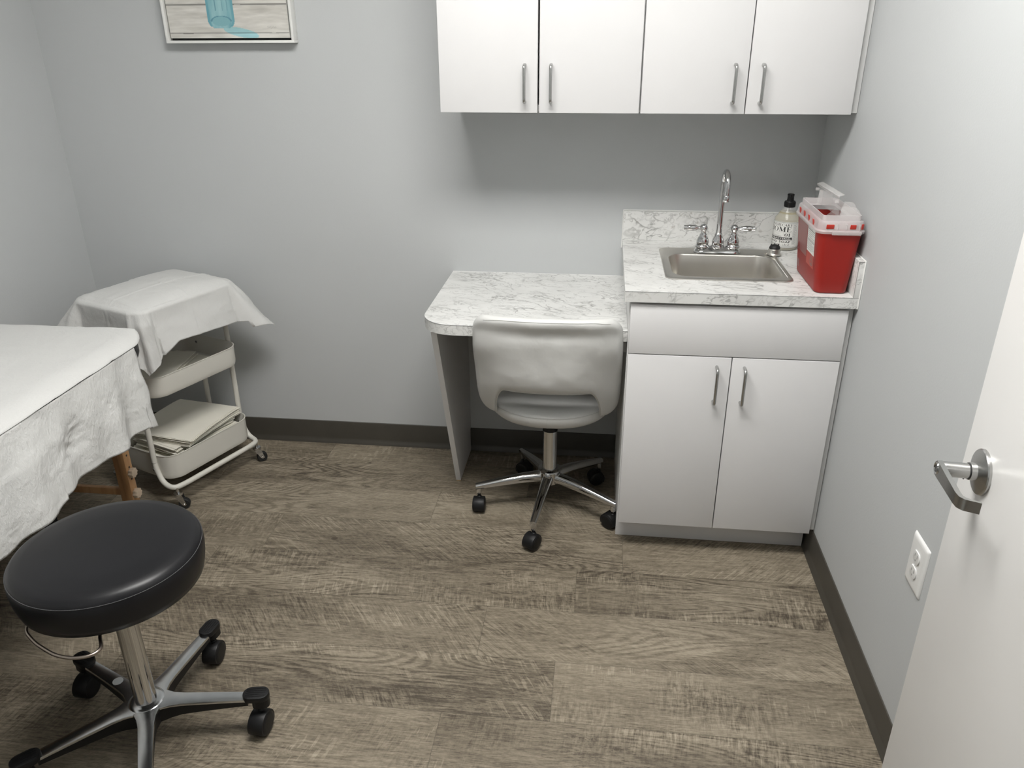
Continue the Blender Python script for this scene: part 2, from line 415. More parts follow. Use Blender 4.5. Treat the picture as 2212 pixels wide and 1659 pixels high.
# ------------------------------------------------------------------ room
XL, CEIL, YF = -2.77, 2.60, -2.68       # left wall, ceiling, inner face of the entry wall
def slab(name, lo, hi, mat, bev=0):
    return struct(finish(name, box(NB(), lo, hi, bev), mat, smooth=False))
slab('wall_back', (XL-.12, 0, 0), (.12, .12, CEIL), M['wall'])
slab('wall_right', (0, -4.4, 0), (.12, 0, CEIL), M['wall'])
slab('wall_left', (XL-.12, -4.4, 0), (XL, 0, CEIL), M['wall'])
DX0, DX1, DH = -1.19, -.25, 2.08        # doorway the picture is taken from
b = NB(); box(b, (XL, YF-.12, 0), (DX0, YF, CEIL)); box(b, (DX1, YF-.12, 0), (0, YF, CEIL)); box(b, (DX0, YF-.12, DH), (DX1, YF, CEIL))
struct(finish('wall_front', b, M['wall'], smooth=False))
slab('wall_hall', (XL-.12, -4.52, 0), (.12, -4.4, CEIL), M['wall'])
slab('ceiling', (XL-.12, -4.52, CEIL), (.12, .12, CEIL+.1), M['ceiling'])
# door casing
b = NB()
for x0, x1 in ((DX0-.045, DX0+.02), (DX1-.02, DX1+.045)): box(b, (x0, YF-.135, 0), (x1, YF+.015, DH+.04), .003)
box(b, (DX0-.045, YF-.135, DH-.02), (DX1+.045, YF+.015, DH+.04), .003)
struct(finish('trim_1', b, M['lam_edge']))
# floor of planks
def make_floor():
    pitch, L = .2085, 1.22
    offs = {-1: -1.82, 0: -1.82, 1: -.62-.35, 2: -1.3, 3: -.617, 4: -.765, 5: -1.03, 6: -.81, 7: -1.09}
    y = .0695; rows = []
    me = bpy.data.meshes.new('floor'); V = []; F = []; UV = []; seeds = []; tints = []
    rnd = random.Random(21); k = 0
    while y > -4.5:
        y1 = y - pitch
        off = offs.get(k, rnd.uniform(-2, 0))
        n0 = math.floor((XL-.1-off)/L)
        x = off + n0*L
        while x < .12:
            a, bx = x, x+L; ca, cb = max(a, XL-.1), min(bx, .1)
            if cb > ca:
                i = len(V); V += [(ca, y1, 0), (cb, y1, 0), (cb, y, 0), (ca, y, 0)]; F.append((i, i+1, i+2, i+3))
                UV += [(ca-a, 0), (cb-a, 0), (cb-a, pitch), (ca-a, pitch)]; seeds.append(rnd.random()); tints.append(rnd.random())
            x += L
        y = y1; k += 1
    i = len(V); ymin = y
    V += [(XL-.1, ymin, -.08), (.1, ymin, -.08), (.1, .0695, -.08), (XL-.1, .0695, -.08)]; F.append((i+3, i+2, i+1, i)); UV += [(.5, .1)]*4; seeds.append(0); tints.append(.5)
    me.from_pydata(V, [], F)
    uv = me.uv_layers.new(name='plank')
    for li, l in enumerate(me.loops): uv.data[li].uv = UV[l.vertex_index]
    a = me.attributes.new('seed', 'FLOAT', 'FACE'); t = me.attributes.new('tint', 'FLOAT', 'FACE')
    for q in range(len(F)): a.data[q].value = seeds[q]; t.data[q].value = tints[q]
    return struct(link('floor', me, M['floor'], smooth=False))
make_floor()
# cove base: profile swept along each wall
def cove(name, p0, p1, nrm):
    prof = [(0.0, .102), (.0025, .1015), (.0035, .099), (.0035, .026), (.005, .018), (.008, .012), (.012, .003), (.0125, 0), (0, 0)]
    bm = NB(); loops = []
    for p in (p0, p1): loops.append([Vector(p) + Vector(nrm)*dx + Vector((0, 0, z)) for dx, z in prof])
    loft(bm, loops, True, True); return struct(finish(name, bm, M['base'], angle=60))
cove('baseboard_back', (XL+.0, 0, 0), (-.0, 0, 0), (0, -1, 0))
cove('baseboard_right', (0, YF, 0), (0, -.013, 0), (-1, 0, 0))
cove('baseboard_left', (XL, YF, 0), (XL, -.013, 0), (1, 0, 0))

# ------------------------------------------------------------------ lights
def ceiling_light(name, label, x, y, sx, sy, mat):
    t = thing(name, label, 'light', (x, y, CEIL))
    b = NB(); w = .02
    for lo, hi in (((x-sx, y-sy), (x+sx, y-sy+w)), ((x-sx, y+sy-w), (x+sx, y+sy)), ((x-sx, y-sy+w), (x-sx+w, y+sy-w)), ((x+sx-w, y-sy+w), (x+sx, y+sy-w))):
        box(b, (lo[0], lo[1], CEIL-.02), (hi[0], hi[1], CEIL), .002)
    finish('frame', b, M['lam_edge'], t)
    finish('diffuser', box(NB(), (x-sx+w, y-sy+w, CEIL-.014), (x+sx-w, y+sy-w, CEIL-.001)), mat, t, smooth=False)
ceiling_light('ceiling_light', 'rectangular white light panel in the ceiling of the exam room', -.99, -1.52, .60, .30, M['lamp'])
ceiling_light('ceiling_light', 'rectangular white light panel in the ceiling of the hall outside the door', -1.2, -3.6, .60, .30, M['lamp_hall'])
w = bpy.data.worlds.new('world'); SC.world = w; w.use_nodes = True
w.node_tree.nodes['Background'].inputs[0].default_value = (.8, .85, .9, 1); w.node_tree.nodes['Background'].inputs[1].default_value = .02

# ------------------------------------------------------------------ cabinets
def pull(parent, x, y, z0, z1, mat=None):
    """bow handle on a door face at y, projecting to -y"""
    pts = smooth_path([(x, y+.002, z0), (x, y-.030, z0), (x, y-.030, z1), (x, y+.002, z1)], .012, 5)
    bm = tube(NB(), pts, .0048, 10)
    return tag(finish('handle', bm, mat or M['nickel'], parent), label='brushed metal bow handle')
def cab_door(parent, name, x0, x1, z0, z1, y, th=.019, hx=None, hz=None):
    o = finish(name, box(NB(), (x0, y, z0), (x1, y+th, z1), .0012, 2), M['lam'], parent)
    if hx is not None: pull(o, hx, y, hz[0], hz[1])
    return o
# upper cabinets
DU, ZU, ZT = .3453, 1.3736, 2.20
def upper(x0, x1, xm, hxs, label, filler=False):
    t = thing('wall_cabinet', label, 'cabinet', ((x0+x1)/2, 0, ZU))
    g = .0015 if filler else .0026; yb = -(DU-.0205); b = NB(); th = .018
    box(b, (x0, yb, ZU+.003), (x0+th, 0, ZT), .0006); box(b, (x1-th, yb, ZU+.003), (x1, 0, ZT), .0006)
    box(b, (x0+th, yb, ZU+.003), (x1-th, 0, ZU+.021)); box(b, (x0+th, yb, ZT-th), (x1-th, 0, ZT)); box(b, (x0+th, -.012, ZU+.021), (x1-th, 0, ZT-th))
    box(b, (x0+th, yb+.01, 1.80), (x1-th, -.012, 1.818))
    finish('body', b, M['lam_edge'], t)
    cab_door(t, 'door', x0+g, xm-g, ZU, ZT, -DU, hx=hxs[0], hz=(1.405, 1.51))
    cab_door(t, 'door', xm+g, x1-g, ZU, ZT, -DU, hx=hxs[1], hz=(1.405, 1.51))
    if filler: finish('filler_strip', box(NB(), (x1, yb-.001, ZU+.003), (-.001, yb+.018, ZT), .0008), M['lam_edge'], t)
    return t
upper(-1.2453, -.6341-.0003, -.9405, (-.981, -.902), 'white two-door wall cabinet above the open desk')
upper(-.6341+.0003, -.021, -.3269, (-.367, -.288), 'white two-door wall cabinet above the sink, against the right wall', True)
# base cabinet
HC, DC, WC, TC = .91, .6438, .6567, .0329
XK, XR, DB = -.6405, -.0205, .6348
def base_cabinet():
    t = thing('base_cabinet', 'white sink base cabinet with false drawer front and two doors, on the floor', 'cabinet', (-.33, -.3, 0))
    th = .018; yf = -(DB-.0205); ztop = HC-TC-.0005; b = NB()
    for x0, x1 in ((XK, XK+th), (XR-th, XR)):
        prism(b, [(-.014, 0.), (-.5522, 0.), (-.5522, .102), (yf, .102), (yf, ztop), (-.014, ztop)], x0, x1, mat=Matrix(((0, 0, 1, 0), (1, 0, 0, 0), (0, 1, 0, 0), (0, 0, 0, 1))))
    box(b, (XK+th, yf, .102), (XR-th, -.02, .12)); box(b, (XK+th, -.03, .12), (XR-th, -.02, ztop))
    box(b, (XK+th, yf, ztop-.02), (XR-th, yf+.05, ztop)); box(b, (XK+th, yf+.0, .700), (XR-th, yf+.03, .722))
    finish('body', b, M['lam_edge'], t)
    finish('toe_kick', box(NB(), (XK+.0, -.5532, 0), (-.0129, -.545, .1015), .0006), M['lam'], t)
    cab_door(t, 'false_drawer', -.6373, XR, .7125, .868, -DB)
    cab_door(t, 'door', -.6373, -.3292-.0015, .1057, .7095, -DB, hx=-.372, hz=(.566, .680))
    cab_door(t, 'door', -.3292+.0015, XR, .1057, .7095, -DB, hx=-.291, hz=(.566, .680))
    finish('filler_strip', box(NB(), (XR+.0003, yf, .1085), (-.0015, yf+.018, ztop), .0008), M['lam_edge'], t)
    return t
base_cabinet()
# counter with splashes
SX0, SX1, SY0, SY1 = -.533, -.150, -.512, -.128      # sink rim
def counter():
    t = thing('countertop', 'raised marble-look counter with back and side splash, on the sink cabinet', 'countertop', (-.33, -.3, HC-TC))
    b = NB(); x0, x1 = -WC, -.0012; z0, z1 = HC-TC, HC; m = .02
    hx0, hx1, hy0, hy1 = SX0+m, SX1-m, SY0+m, SY1-m
    xs = [x0, hx0, hx1, x1]; ys = [-DC, hy0, hy1, -.0005]
    for i in range(3):
        for j in range(3):
            if i == 1 and j == 1: continue
            box(b, (xs[i], ys[j], z0), (xs[i+1], ys[j+1], z1))
    bmesh.ops.remove_doubles(b, verts=b.verts[:], dist=1e-5)
    inner = [fc for fc in b.faces if False]
    finish('top', b, M['marble'], t, smooth=False)
    # thin dark line where top laminate meets the front edge
    finish('edge_seam', box(NB(), (x0, -DC-.0002, HC-.0022), (x1, -DC+.001, HC-.0008)), M['ink_grey'], t, smooth=False)
    s = .1039
    finish('back_splash', box(NB(), (-WC, -.019, HC+.0002), (-.0195, -.0005, HC+s), .0005), M['marble'], t)
    finish('side_splash', box(NB(), (-.0190, -DC, HC+.0002), (-.0015, -.0005, HC+s), .0005), M['marble'], t)
    c = NB()
    tube(c, smooth_path([(-WC-.001, -.0021, HC-TC), (-WC-.001, -.0021, HC+s+.001), (-.0022, -.0021, HC+s+.001), (-.0022, -DC, HC+s+.001), (-.0022, -DC-.0005, HC-TC)], .002, 2), .0020, 8)
    tag(finish('caulk_bead', c, M['caulk'], t), label='white caulk line along the walls')
    b = NB(); e = .0006
    for p, q in (((-.0194, -DC-.0006, HC), (-.0186, -DC+.0004, HC+s)), ((-.0194, -DC-.0006, HC+s-.0006), (-.0015, -DC+.0004, HC+s+.0003))): box(b, p, q)
    finish('splash_seam', b, M['ink_grey'], t, smooth=False)
    return t
counter()
# desk: rounded slab plus tapered end panel
HD, DD, XD, TD = .7705, .6004, -1.2887, .0343
def desk():
    t = thing('desk', 'low marble-look built-in desk with rounded corner and tapered grey end panel', 'desk', (-.95, -.3, 0))
    r = .105; out = [(XK-.0006, -.0008), (XD, -.0008)]
    for k in range(13):
        a = R_(180 + 90*k/12); out.append((XD+r + r*math.cos(a), -DD+r + r*math.sin(a)))
    out.append((XK-.0006, -DD))
    b = NB(); prism(b, out, HD-TD, HD); finish('top', b, M['marble'], t, angle=30)
    pts = [(x, y, HD-.0014) for x, y in out[1:]]
    c = tube(NB(), pts, .0007, 6); finish('edge_seam', c, M['ink_grey'], t)
    px0, px1 = -1.2565, -1.2375
    MM = Matrix(((0, 0, 1, 0), (1, 0, 0, 0), (0, 1, 0, 0), (0, 0, 0, 1)))
    b = NB(); prism(b, [(-.0135, .004), (-.258, .004), (-.5745, HD-TD-.0003), (-.0005, HD-TD-.0003), (-.0005, .103), (-.0135, .103)], px0, px1, mat=MM)
    o = finish('end_panel', b, M['lam'], t, smooth=False); tag(o, label='pale grey tapered end panel')
    finish('panel_foot', box(NB(), (px0+.001, -.2575, 0), (px1-.001, -.0135, .0042)), M['mdf'], o, smooth=False)
    b = NB(); box(b, (XK-.02, -DD+.04, HD-TD-.05), (XK-.0006, -.0005, HD-TD-.0004)); finish('cleat', b, M['lam_edge'], t)
    c = tube(NB(), [(XD, -.0025, HD+.0001), (-WC-.003, -.0025, HD+.0001)], .0008, 8); finish('caulk_bead', c, M['caulk'], t)
desk()

# ------------------------------------------------------------------ sink, faucet
def sink():
    t = thing('sink', 'small square stainless steel sink set into the marble-look counter', 'sink', ((SX0+SX1)/2, (SY0+SY1)/2, HC))
    def lp(x0, y0, x1, y1, r, z): return [(x, y, z) for x, y in rrect(x0, y0, x1, y1, r, 8)]
    bx0, bx1, by0, by1 = -.505, -.172, -.472, -.205
    b = NB(); z = HC
    L = [lp(SX0, SY0, SX1, SY1, .028, z+.0006), lp(SX0+.001, SY0+.001, SX1-.001, SY1-.001, .028, z+.0035), lp(SX0+.006, SY0+.006, SX1-.006, SY1-.006, .024, z+.0045),
         lp(SX0+.011, SY0+.011, SX1-.011, SY1-.011, .02, z+.0028),
         lp(bx0-.008, by0-.008, bx1+.008, by1+.008, .058, z+.0024), lp(bx0-.002, by0-.002, bx1+.002, by1+.002, .055, z+.0005), lp(bx0, by0, bx1, by1, .052, z-.004),
         lp(bx0+.003, by0+.003, bx1-.003, by1-.003, .050, z-.06), lp(bx0+.006, by0+.006, bx1-.006, by1-.006, .05, z-.115),
         lp(bx0+.014, by0+.014, bx1-.014, by1-.014, .05, z-.135), lp(bx0+.04, by0+.04, bx1-.04, by1-.04, .04, z-.144), lp(-.36, -.36, -.32, -.32, .019, z-.147)]
    loft(b, L, False, True)
    o = finish('basin', b, M['steel'], t, angle=50)
    sol = o.modifiers.new('s', 'SOLIDIFY'); sol.thickness = .001; sol.offset = -1
    b = NB(); lathe(b, [(.002, -.004), (.02, -.003), (.036, 0), (.042, .002), (.044, 0)], (-.34, -.34, z-.146), 28); finish('drain', b, M['chrome'], t)
    # thin near-white strip laid along the right of the rim
    b = NB(); box(b, (-.1640, -.462, z+.0022), (-.1618, -.262, z+.0036), .0006); finish('rim_strip', b, simple('white_strip', (.85, .84, .82), .35), t)
sink()
def faucet():
    cx, cy, z = -.340, -.175, HC+.0036
    t = thing('faucet', 'chrome gooseneck faucet with two lever handles behind the sink', 'faucet', (cx, cy, z))
    b = NB()
    L = []
    for off, dz in ((0, 0), (0, .004), (-.004, .009), (-.010, .014), (-.012, .0165), (-.014, .018)):
        L.append([(x, y, z+dz) for x, y in rrect(cx-.078-off*-1 if False else cx-.078-off, cy-.028-off, cx+.078+off, cy+.028+off, .026+off*.9, 8)] if False else
                 [(x, y, z+dz) for x, y in rrect(cx-.078-off, cy-.028-off, cx+.078+off, cy+.028+off, .0275+off*.9, 8)])
    loft(b, L, True, True); finish('base_plate', b, M['chrome'], t, angle=60)
    bell = [(.021, 0), (.0225, .003), (.022, .006), (.019, .009), (.0195, .012), (.020, .020), (.0175, .030), (.013, .040), (.0135, .043), (.012, .046)]
    b = NB(); lathe(b, bell + [(.0098, .05)], (cx, cy, z+.016), 28); finish('spout_collar', b, M['chrome'], t, angle=60)
    zt = 1.194; rad = .042; tb = .0085
    pts = [(cx, cy, z+.05)]
    zc = zt - rad - tb
    pts += [(cx, cy, zc*.5+(z+.05)*.5), (cx, cy, zc)]
    for k in range(1, 17):
        a = PI*k/16; pts.append((cx, cy - rad + rad*math.cos(a), zc + rad*math.sin(a)))
    pts.append((cx, cy-2*rad, zc-.02)); pts.append((cx, cy-2*rad, zc-.034))
    tube(b := NB(), pts, [.0100] + [.0092]*(len(pts)-1), 20); finish('spout', b, M['chrome'], t, angle=60)
    b = NB(); lathe(b, [(.0095, .012), (.0108, .010), (.0108, -.008), (.0095, -.010)], (cx, cy-2*rad, zc-.036), 24); finish('aerator', b, M['chrome'], t, angle=60)
    for s in (-1, 1):
        hx = cx + s*.0505
        h = NB(); lathe(h, [(.022, 0), (.0235, .003), (.0225, .007), (.019, .010), (.0205, .014), (.0205, .022), (.017, .032), (.012, .040), (.0125, .043), (.0095, .046), (.0085, .054), (.0100, .057)], (hx, cy, z+.016), 28)
        o = finish('handle', h, M['chrome'], t, angle=60)
        g = NB(); lathe(g, [(0, -.0125), (.008, -.0105), (.0125, -.004), (.0130, .002), (.010, .009), (.006, .012), (0, .0135)], (hx, cy, z+.0805), 24)
        lathe(g, [(.0055, .008), (.0060, .016), (.0050, .019), (.0078, .024), (.0100, .036), (.0095, .050), (.0072, .060), (.0080, .062), (.0080, .066), (.005, .067)], (hx, cy, z+.0805), 20, axis=(s, -.05, .02))
        finish('lever', g, M['chrome'], o, angle=50)
faucet()
def strainer():
    c = (-.155, -.196, HC+.0046)
    t = thing('sink_strainer', 'small steel sink stopper with black rubber top on the rear right sink rim', 'strainer', c)
    b = NB(); lathe(b, [(.0235, 0), (.0240, .0015), (.0210, .004), (.0195, .007), (.0195, .018), (.0185, .020), (.002, .020)], c, 28); finish('cup', b, M['steel'], t, angle=50)
    b = NB(); lathe(b, [(.0175, .020), (.0180, .024), (.015, .030), (.009, .033), (0, .034)], c, 28)
    for k in range(5):
        a = 2*PI*k/5+.3; box(b, (c[0]+.012*math.cos(a)-.002, c[1]+.012*math.sin(a)-.002, c[2]+.026), (c[0]+.012*math.cos(a)+.002, c[1]+.012*math.sin(a)+.002, c[2]+.0345), .0008)
    finish('rubber_stopper', b, M['black_rubber'], t, angle=50)
    b = NB()
    for zz in (.009, .0135):
        for k in range(3):
            b = NB(); a = -PI/2 - .25 + k*2.1
            obox(b, (c[0]+.0195*math.cos(a), c[1]+.0195*math.sin(a), c[2]+zz), (.0005, .0055, .0011), (Vector((math.cos(a), math.sin(a), 0)), Vector((-math.sin(a), math.cos(a), 0)), Vector((0, 0, 1)))); finish('slot', b, M['slot'], t)
    b = NB(); lathe(b, [(0, -.004), (.0035, -.003), (.004, 0), (.0035, .003), (0, .004)], (c[0]-.028, c[1]-.006, c[2]+.004), 12); finish('rivet', b, M['steel'], t)
strainer()

# ------------------------------------------------------------------ lettering
def stroke(polys, p, q, w):
    p, q = Vector(p), Vector(q); dd = (q-p); 
    if dd.length < 1e-6: return
    n = Vector((-dd.y, dd.x)).normalized()*w/2; m = max(1, math.ceil(dd.length/.14))
    for k in range(m):
        a, b = p + dd*k/m, p + dd*(k+1)/m; polys.append([a-n, b-n, b+n, a+n])
def arc(polys, c, rx, ry, a0, a1, wt, wn, n=18):
    """contrast arc: thick (wt) at the sides, thin (wn) at top and bottom"""
    for k in range(n):
        A = [R_(a0 + (a1-a0)*(k+m)/n) for m in (0, 1)]
        pts = []
        for a in A:
            w = wn + (wt-wn)*abs(math.cos(a))**1.5
            o = Vector((c[0] + rx*math.cos(a), c[1] + ry*math.sin(a))); i_ = Vector((c[0] + (rx-w)*math.cos(a), c[1] + (ry-w*.6 if True else 0)*math.sin(a)))
            pts.append((i_, o))
        polys.append([pts[0][0], pts[0][1], pts[1][1], pts[1][0]])
K, T_, S_ = .17, .05, .05       # thick stem, thin hair, serif
def glyph(ch):
    P = []; st = lambda a, b, w: stroke(P, a, b, w)
    ser = lambda x, y, w=.34: st((x-w/2, y), (x+w/2, y), S_)
    lo, hi = S_/2, 1-S_/2
    if ch == 'H': st((.2, 0), (.2, 1), K); st((.72, 0), (.72, 1), K); st((.2, .52), (.72, .52), T_); [ser(x, y) for x in (.2, .72) for y in (lo, hi)]; W = .95
    elif ch == 'O': arc(P, (.42, .5), .40, .52, 0, 360, K, T_, 28); W = .88
    elif ch == '0': arc(P, (.30, .5), .27, .52, 0, 360, K*.9, T_, 28); W = .62
    elif ch == '1': st((.24, 0), (.24, 1), K); ser(.24, lo, .36); st((.06, .86), (.22, .96), .06); W = .46
    elif ch == 'M': st((.16, 0), (.20, 1), T_); st((.20, .98), (.52, .06), K); st((.52, .04), (.84, .98), T_); st((.86, 0), (.86, 1), K); ser(.16, lo, .28); ser(.86, lo); ser(.14, hi, .24); ser(.90, hi, .28); W = 1.1
    elif ch == 'E': st((.2, 0), (.2, 1), K); st((.08, lo), (.66, lo), S_); st((.08, hi), (.62, hi), S_); st((.2, .52), (.5, .52), T_); st((.66, 0), (.68, .24), .05); st((.62, 1), (.60, .78), .05); st((.5, .4), (.5, .64), .04); W = .78
    elif ch == 'A': st((.08, 0), (.42, 1), T_); st((.42, 1), (.78, 0), K); st((.2, .34), (.62, .34), T_); ser(.08, lo, .26); ser(.78, lo, .32); W = .92
    elif ch == 'P': st((.2, 0), (.2, 1), K); ser(.2, lo); arc(P, (.32, .73), .32, .27, -90, 90, K, T_, 14); st((.08, hi), (.34, hi), S_); st((.2, .48), (.34, .48), T_); W = .74
    elif ch == 'R': st((.2, 0), (.2, 1), K); ser(.2, lo); arc(P, (.32, .74), .30, .26, -90, 90, K, T_, 14); st((.08, hi), (.34, hi), S_); st((.2, .5), (.36, .5), T_); st((.38, .5), (.70, 0), K*.9); ser(.76, lo, .2); W = .86
    elif ch == 'T': st((.38, 0), (.38, 1), K); ser(.38, lo); st((.04, hi), (.72, hi), S_); st((.04, 1), (.06, .78), .05); st((.72, 1), (.70, .78), .05); W = .78
    elif ch == 'C': arc(P, (.42, .5), .40, .52, 45, 315, K, T_, 24); st((.70, .98), (.70, .70), .05); W = .80
    elif ch == 'Y': st((.40, 0), (.40, .48), K); ser(.40, lo); st((.10, 1), (.40, .45), K*.9); st((.72, 1), (.42, .45), T_); ser(.10, hi, .28); ser(.72, hi, .22); W = .80
    elif ch == 'S': arc(P, (.32, .74), .26, .26, 30, 270, K*.8, T_, 12); arc(P, (.32, .27), .28, .27, -150, 90, K*.8, T_, 12); W = .64
    elif ch == 'G': arc(P, (.42, .5), .40, .52, 45, 330, K, T_, 24); st((.72, .1), (.72, .42), K); W = .86
    elif ch == 'L': st((.2, 0), (.2, 1), K); st((.08, lo), (.62, lo), S_); ser(.2, hi); st((.62, 0), (.64, .24), .05); W = .70
    elif ch == 'V': st((.10, 1), (.42, 0), K); st((.42, 0), (.74, 1), T_); ser(.10, hi, .28); ser(.74, hi, .22); W = .84
    elif ch == 'N': st((.14, 0), (.14, 1), T_); st((.14, 1), (.74, 0), K); st((.74, 0), (.74, 1), T_); ser(.14, lo, .24); ser(.74, hi, .24); W = .88
    elif ch == 'D': st((.2, 0), (.2, 1), K); arc(P, (.30, .5), .44, .5, -90, 90, K, T_, 18); st((.08, hi), (.32, hi), S_); st((.08, lo), (.32, lo), S_); W = .84
    elif ch == ' ': W = .4
    else: W = .5
    return P, W
def serif_text(s, x0, z0, w, h):
    """polygons of a line of text filling width w, height h"""
    G = []; X = 0
    for ch in s:
        P, W = glyph(ch); G += [[Vector((p.x+X, p.y)) for p in q] for q in P]; X += W
    return [[(x0 + p.x/X*w, z0 + p.y*h) for p in q] for q in G]
def sans_text(s, x0, z0, w, h, bold=.015):
    cu = bpy.data.curves.new('txt', 'FONT'); cu.body = s; cu.size = 1; cu.offset = bold; cu.resolution_u = 3; cu.space_character = 1.1
    ob = bpy.data.objects.new('txt', cu); me = bpy.data.meshes.new_from_object(ob)
    xs = [v.co.x for v in me.vertices]; ys = [v.co.y for v in me.vertices]
    out = []
    if xs:
        a, bb, c, dd_ = min(xs), max(xs), min(ys), max(ys)
        for p in me.polygons:
            out.append([(x0 + (me.vertices[i].co.x-a)/(bb-a)*w, z0 + (me.vertices[i].co.y-c)/(dd_-c)*h) for i in p.vertices])
    bpy.data.objects.remove(ob); bpy.data.curves.remove(cu); bpy.data.meshes.remove(me)
    return out
def rect(x0, z0, x1, z1, nx=1): return [[(x0+(x1-x0)*k/nx, z0), (x0+(x1-x0)*(k+1)/nx, z0), (x0+(x1-x0)*(k+1)/nx, z1), (x0+(x1-x0)*k/nx, z1)] for k in range(nx)]
def poly_mesh(polys, fn):
    bm = NB()
    for p in polys:
        # drop duplicate corners
        q = []
        for a in p:
            if not q or (abs(a[0]-q[-1][0]) + abs(a[1]-q[-1][1])) > 1e-7: q.append(a)
        if len(q) < 3: continue
        try: bm.faces.new([bm.verts.new(fn(a[0], a[1])) for a in q])
        except ValueError: pass
    return bm

def soap_bottle():
    cx, cy, z, R = -.1005, -.0860, HC+.0003, .0432
    t = thing('soap_bottle', 'clear pump bottle of hand soap with black pump, behind the sink corner', 'soap bottle', (cx, cy, z))
    hb = .105
    b = NB(); lathe(b, [(.030, 0), (R-.002, .001), (R, .004), (R, hb), (R-.001, hb+.002), (.0155, .1425), (.0150, .146)], (cx, cy, z), 40); o = finish('bottle', b, M['clear'], t, angle=50)
    b = NB(); lathe(b, [(.030, .0015), (R-.0022, .0025), (R-.0012, .005), (R-.0012, hb), (R-.0025, hb+.0012), (.0275, .1275), (.0, .1275)], (cx, cy, z), 40); finish('liquid', b, M['soap'], t, angle=50)
    b = NB(); tube(b, [(cx, cy, z+.03), (cx, cy, z+.150)], .0028, 10); finish('dip_tube', b, M['clear'], t)
    b = NB(); prof = [(.0, .1430), (.0182, .1430)]
    lathe(b, [(.0178, .1430), (.0185, .1445), (.0180, .1600), (.0165, .1625), (.0120, .1635), (.0110, .168), (.0105, .176), (.0110, .181), (.0118, .1835), (.0100, .186), (0, .1865)], (cx, cy, z), 32)
    for k in range(28):
        a = 2*PI*k/28; obox(b, (cx+.0182*math.cos(a), cy+.0182*math.sin(a), z+.152), (.0006, .0009, .0075), (Vector((math.cos(a), math.sin(a), 0)), Vector((-math.sin(a), math.cos(a), 0)), Vector((0, 0, 1))))
    dr = Vector((-.1, -1, 0)).normalized()
    tube(b, [Vector((cx, cy, z+.181)) + dr*.004, Vector((cx, cy, z+.181)) + dr*.016, Vector((cx, cy, z+.1785)) + dr*.022], [.0055, .0045, .0035], 12)
    finish('pump_head', b, M['black_plastic'], t, angle=40)
    # label: angle 0 faces the camera; x runs to the right
    view = math.atan2(CP.y-cy, CP.x-cx)
    Rl = R + .0004
    def wrap(off=0.):
        def fn(x, zz):
            a = view + x/R; return (cx + (Rl+off)*math.cos(a), cy + (Rl+off)*math.sin(a), z + zz)
        return fn
    lb = NB(); L0, L1 = -2.0*R, 1.9*R; zl0, zl1 = .011, .0985
    grid(lb, 48, 2, lambda u, v: wrap()(L0 + u*(L1-L0), zl0 + v*(zl1-zl0)))
    lab = finish('label', lb, M['label'], t)
    px1 = .50*R; px0 = px1 - 2.12*R; W = px1-px0     # the front panel of the label
    pl = []
    pl += rect(L0, .0965, L1, .0973, 40) + rect(L0, .0940, L1, .0944, 40) + rect(L0, .0125, L1, .0131, 40) + rect(L0, .0150, L1, .0153, 40)
    pl += serif_text('APOTHECARY', px0, .0840, W*.985, .0080)
    pl += serif_text('HOME', px0+W*.02, .0655, W*.95, .0160)
    pl += serif_text('01', px0+W*.72, .0495, W*.22, .0110)
    # boxed sections and hairlines
    pl += rect(px0+W*.68, .0475, px0+W*.683, .0628) + rect(px0+W*.68, .0626, px1, .0629, 6) + rect(px0, .0630, px0+W*.66, .0632, 10)
    pl += rect(px1+.0012, .017, px1+.0015, .0925) + rect(px1+.0155, .017, px1+.0158, .0925)
    pl += sans_text('HAND SOAP', px0, .0275, W*.97, .0072, .02)
    pl += serif_text('LAVENDER SAGE', px0+W*.03, .0190, W*.93, .0052)
    # black band with white letters: white letters laid on top
    pl += rect(px0-.001, .0372, px1+.001, .0466, 12)
    finish('printing', poly_mesh(pl, wrap(.0002)), M['ink'], lab, smooth=False)
    finish('band_lettering', poly_mesh(sans_text('ANTIBACTERIAL', px0, .0392, W*.98, .0054, .02), wrap(.0004)), M['label'], lab, smooth=False)
    rnd = random.Random(3); sm = []
    for r in range(3): sm += rect(px0+W*.05, .0600-.0035*r, px0+W*(.5+.12*rnd.random()), .0604-.0035*r, 8)
    for r in range(2):
        x = px0
        while x < px0+W*.62:
            w_ = rnd.uniform(.0006, .0020); sm += rect(x, .0500-.0022*r, x+w_, .0512-.0022*r); x += w_+.0006
    for r in range(24):
        x = px1+.003; zz = .0895-.0029*r; xe = px1+.003+rnd.uniform(.006, .0115)
        while x < xe:
            w_ = rnd.uniform(.0005, .0018); sm += rect(x, zz, x+w_, zz+.0011); x += w_+.0004
    x = px0+W*.25
    for r in range(2):
        x = px0
        while x < px1: w_ = rnd.uniform(.0006, .0016); sm += rect(x, .0163, x+w_, .0170); x += w_+.0005
    finish('small_printing', poly_mesh(sm, wrap(.0002)), M['ink_grey'], lab, smooth=False)
soap_bottle()

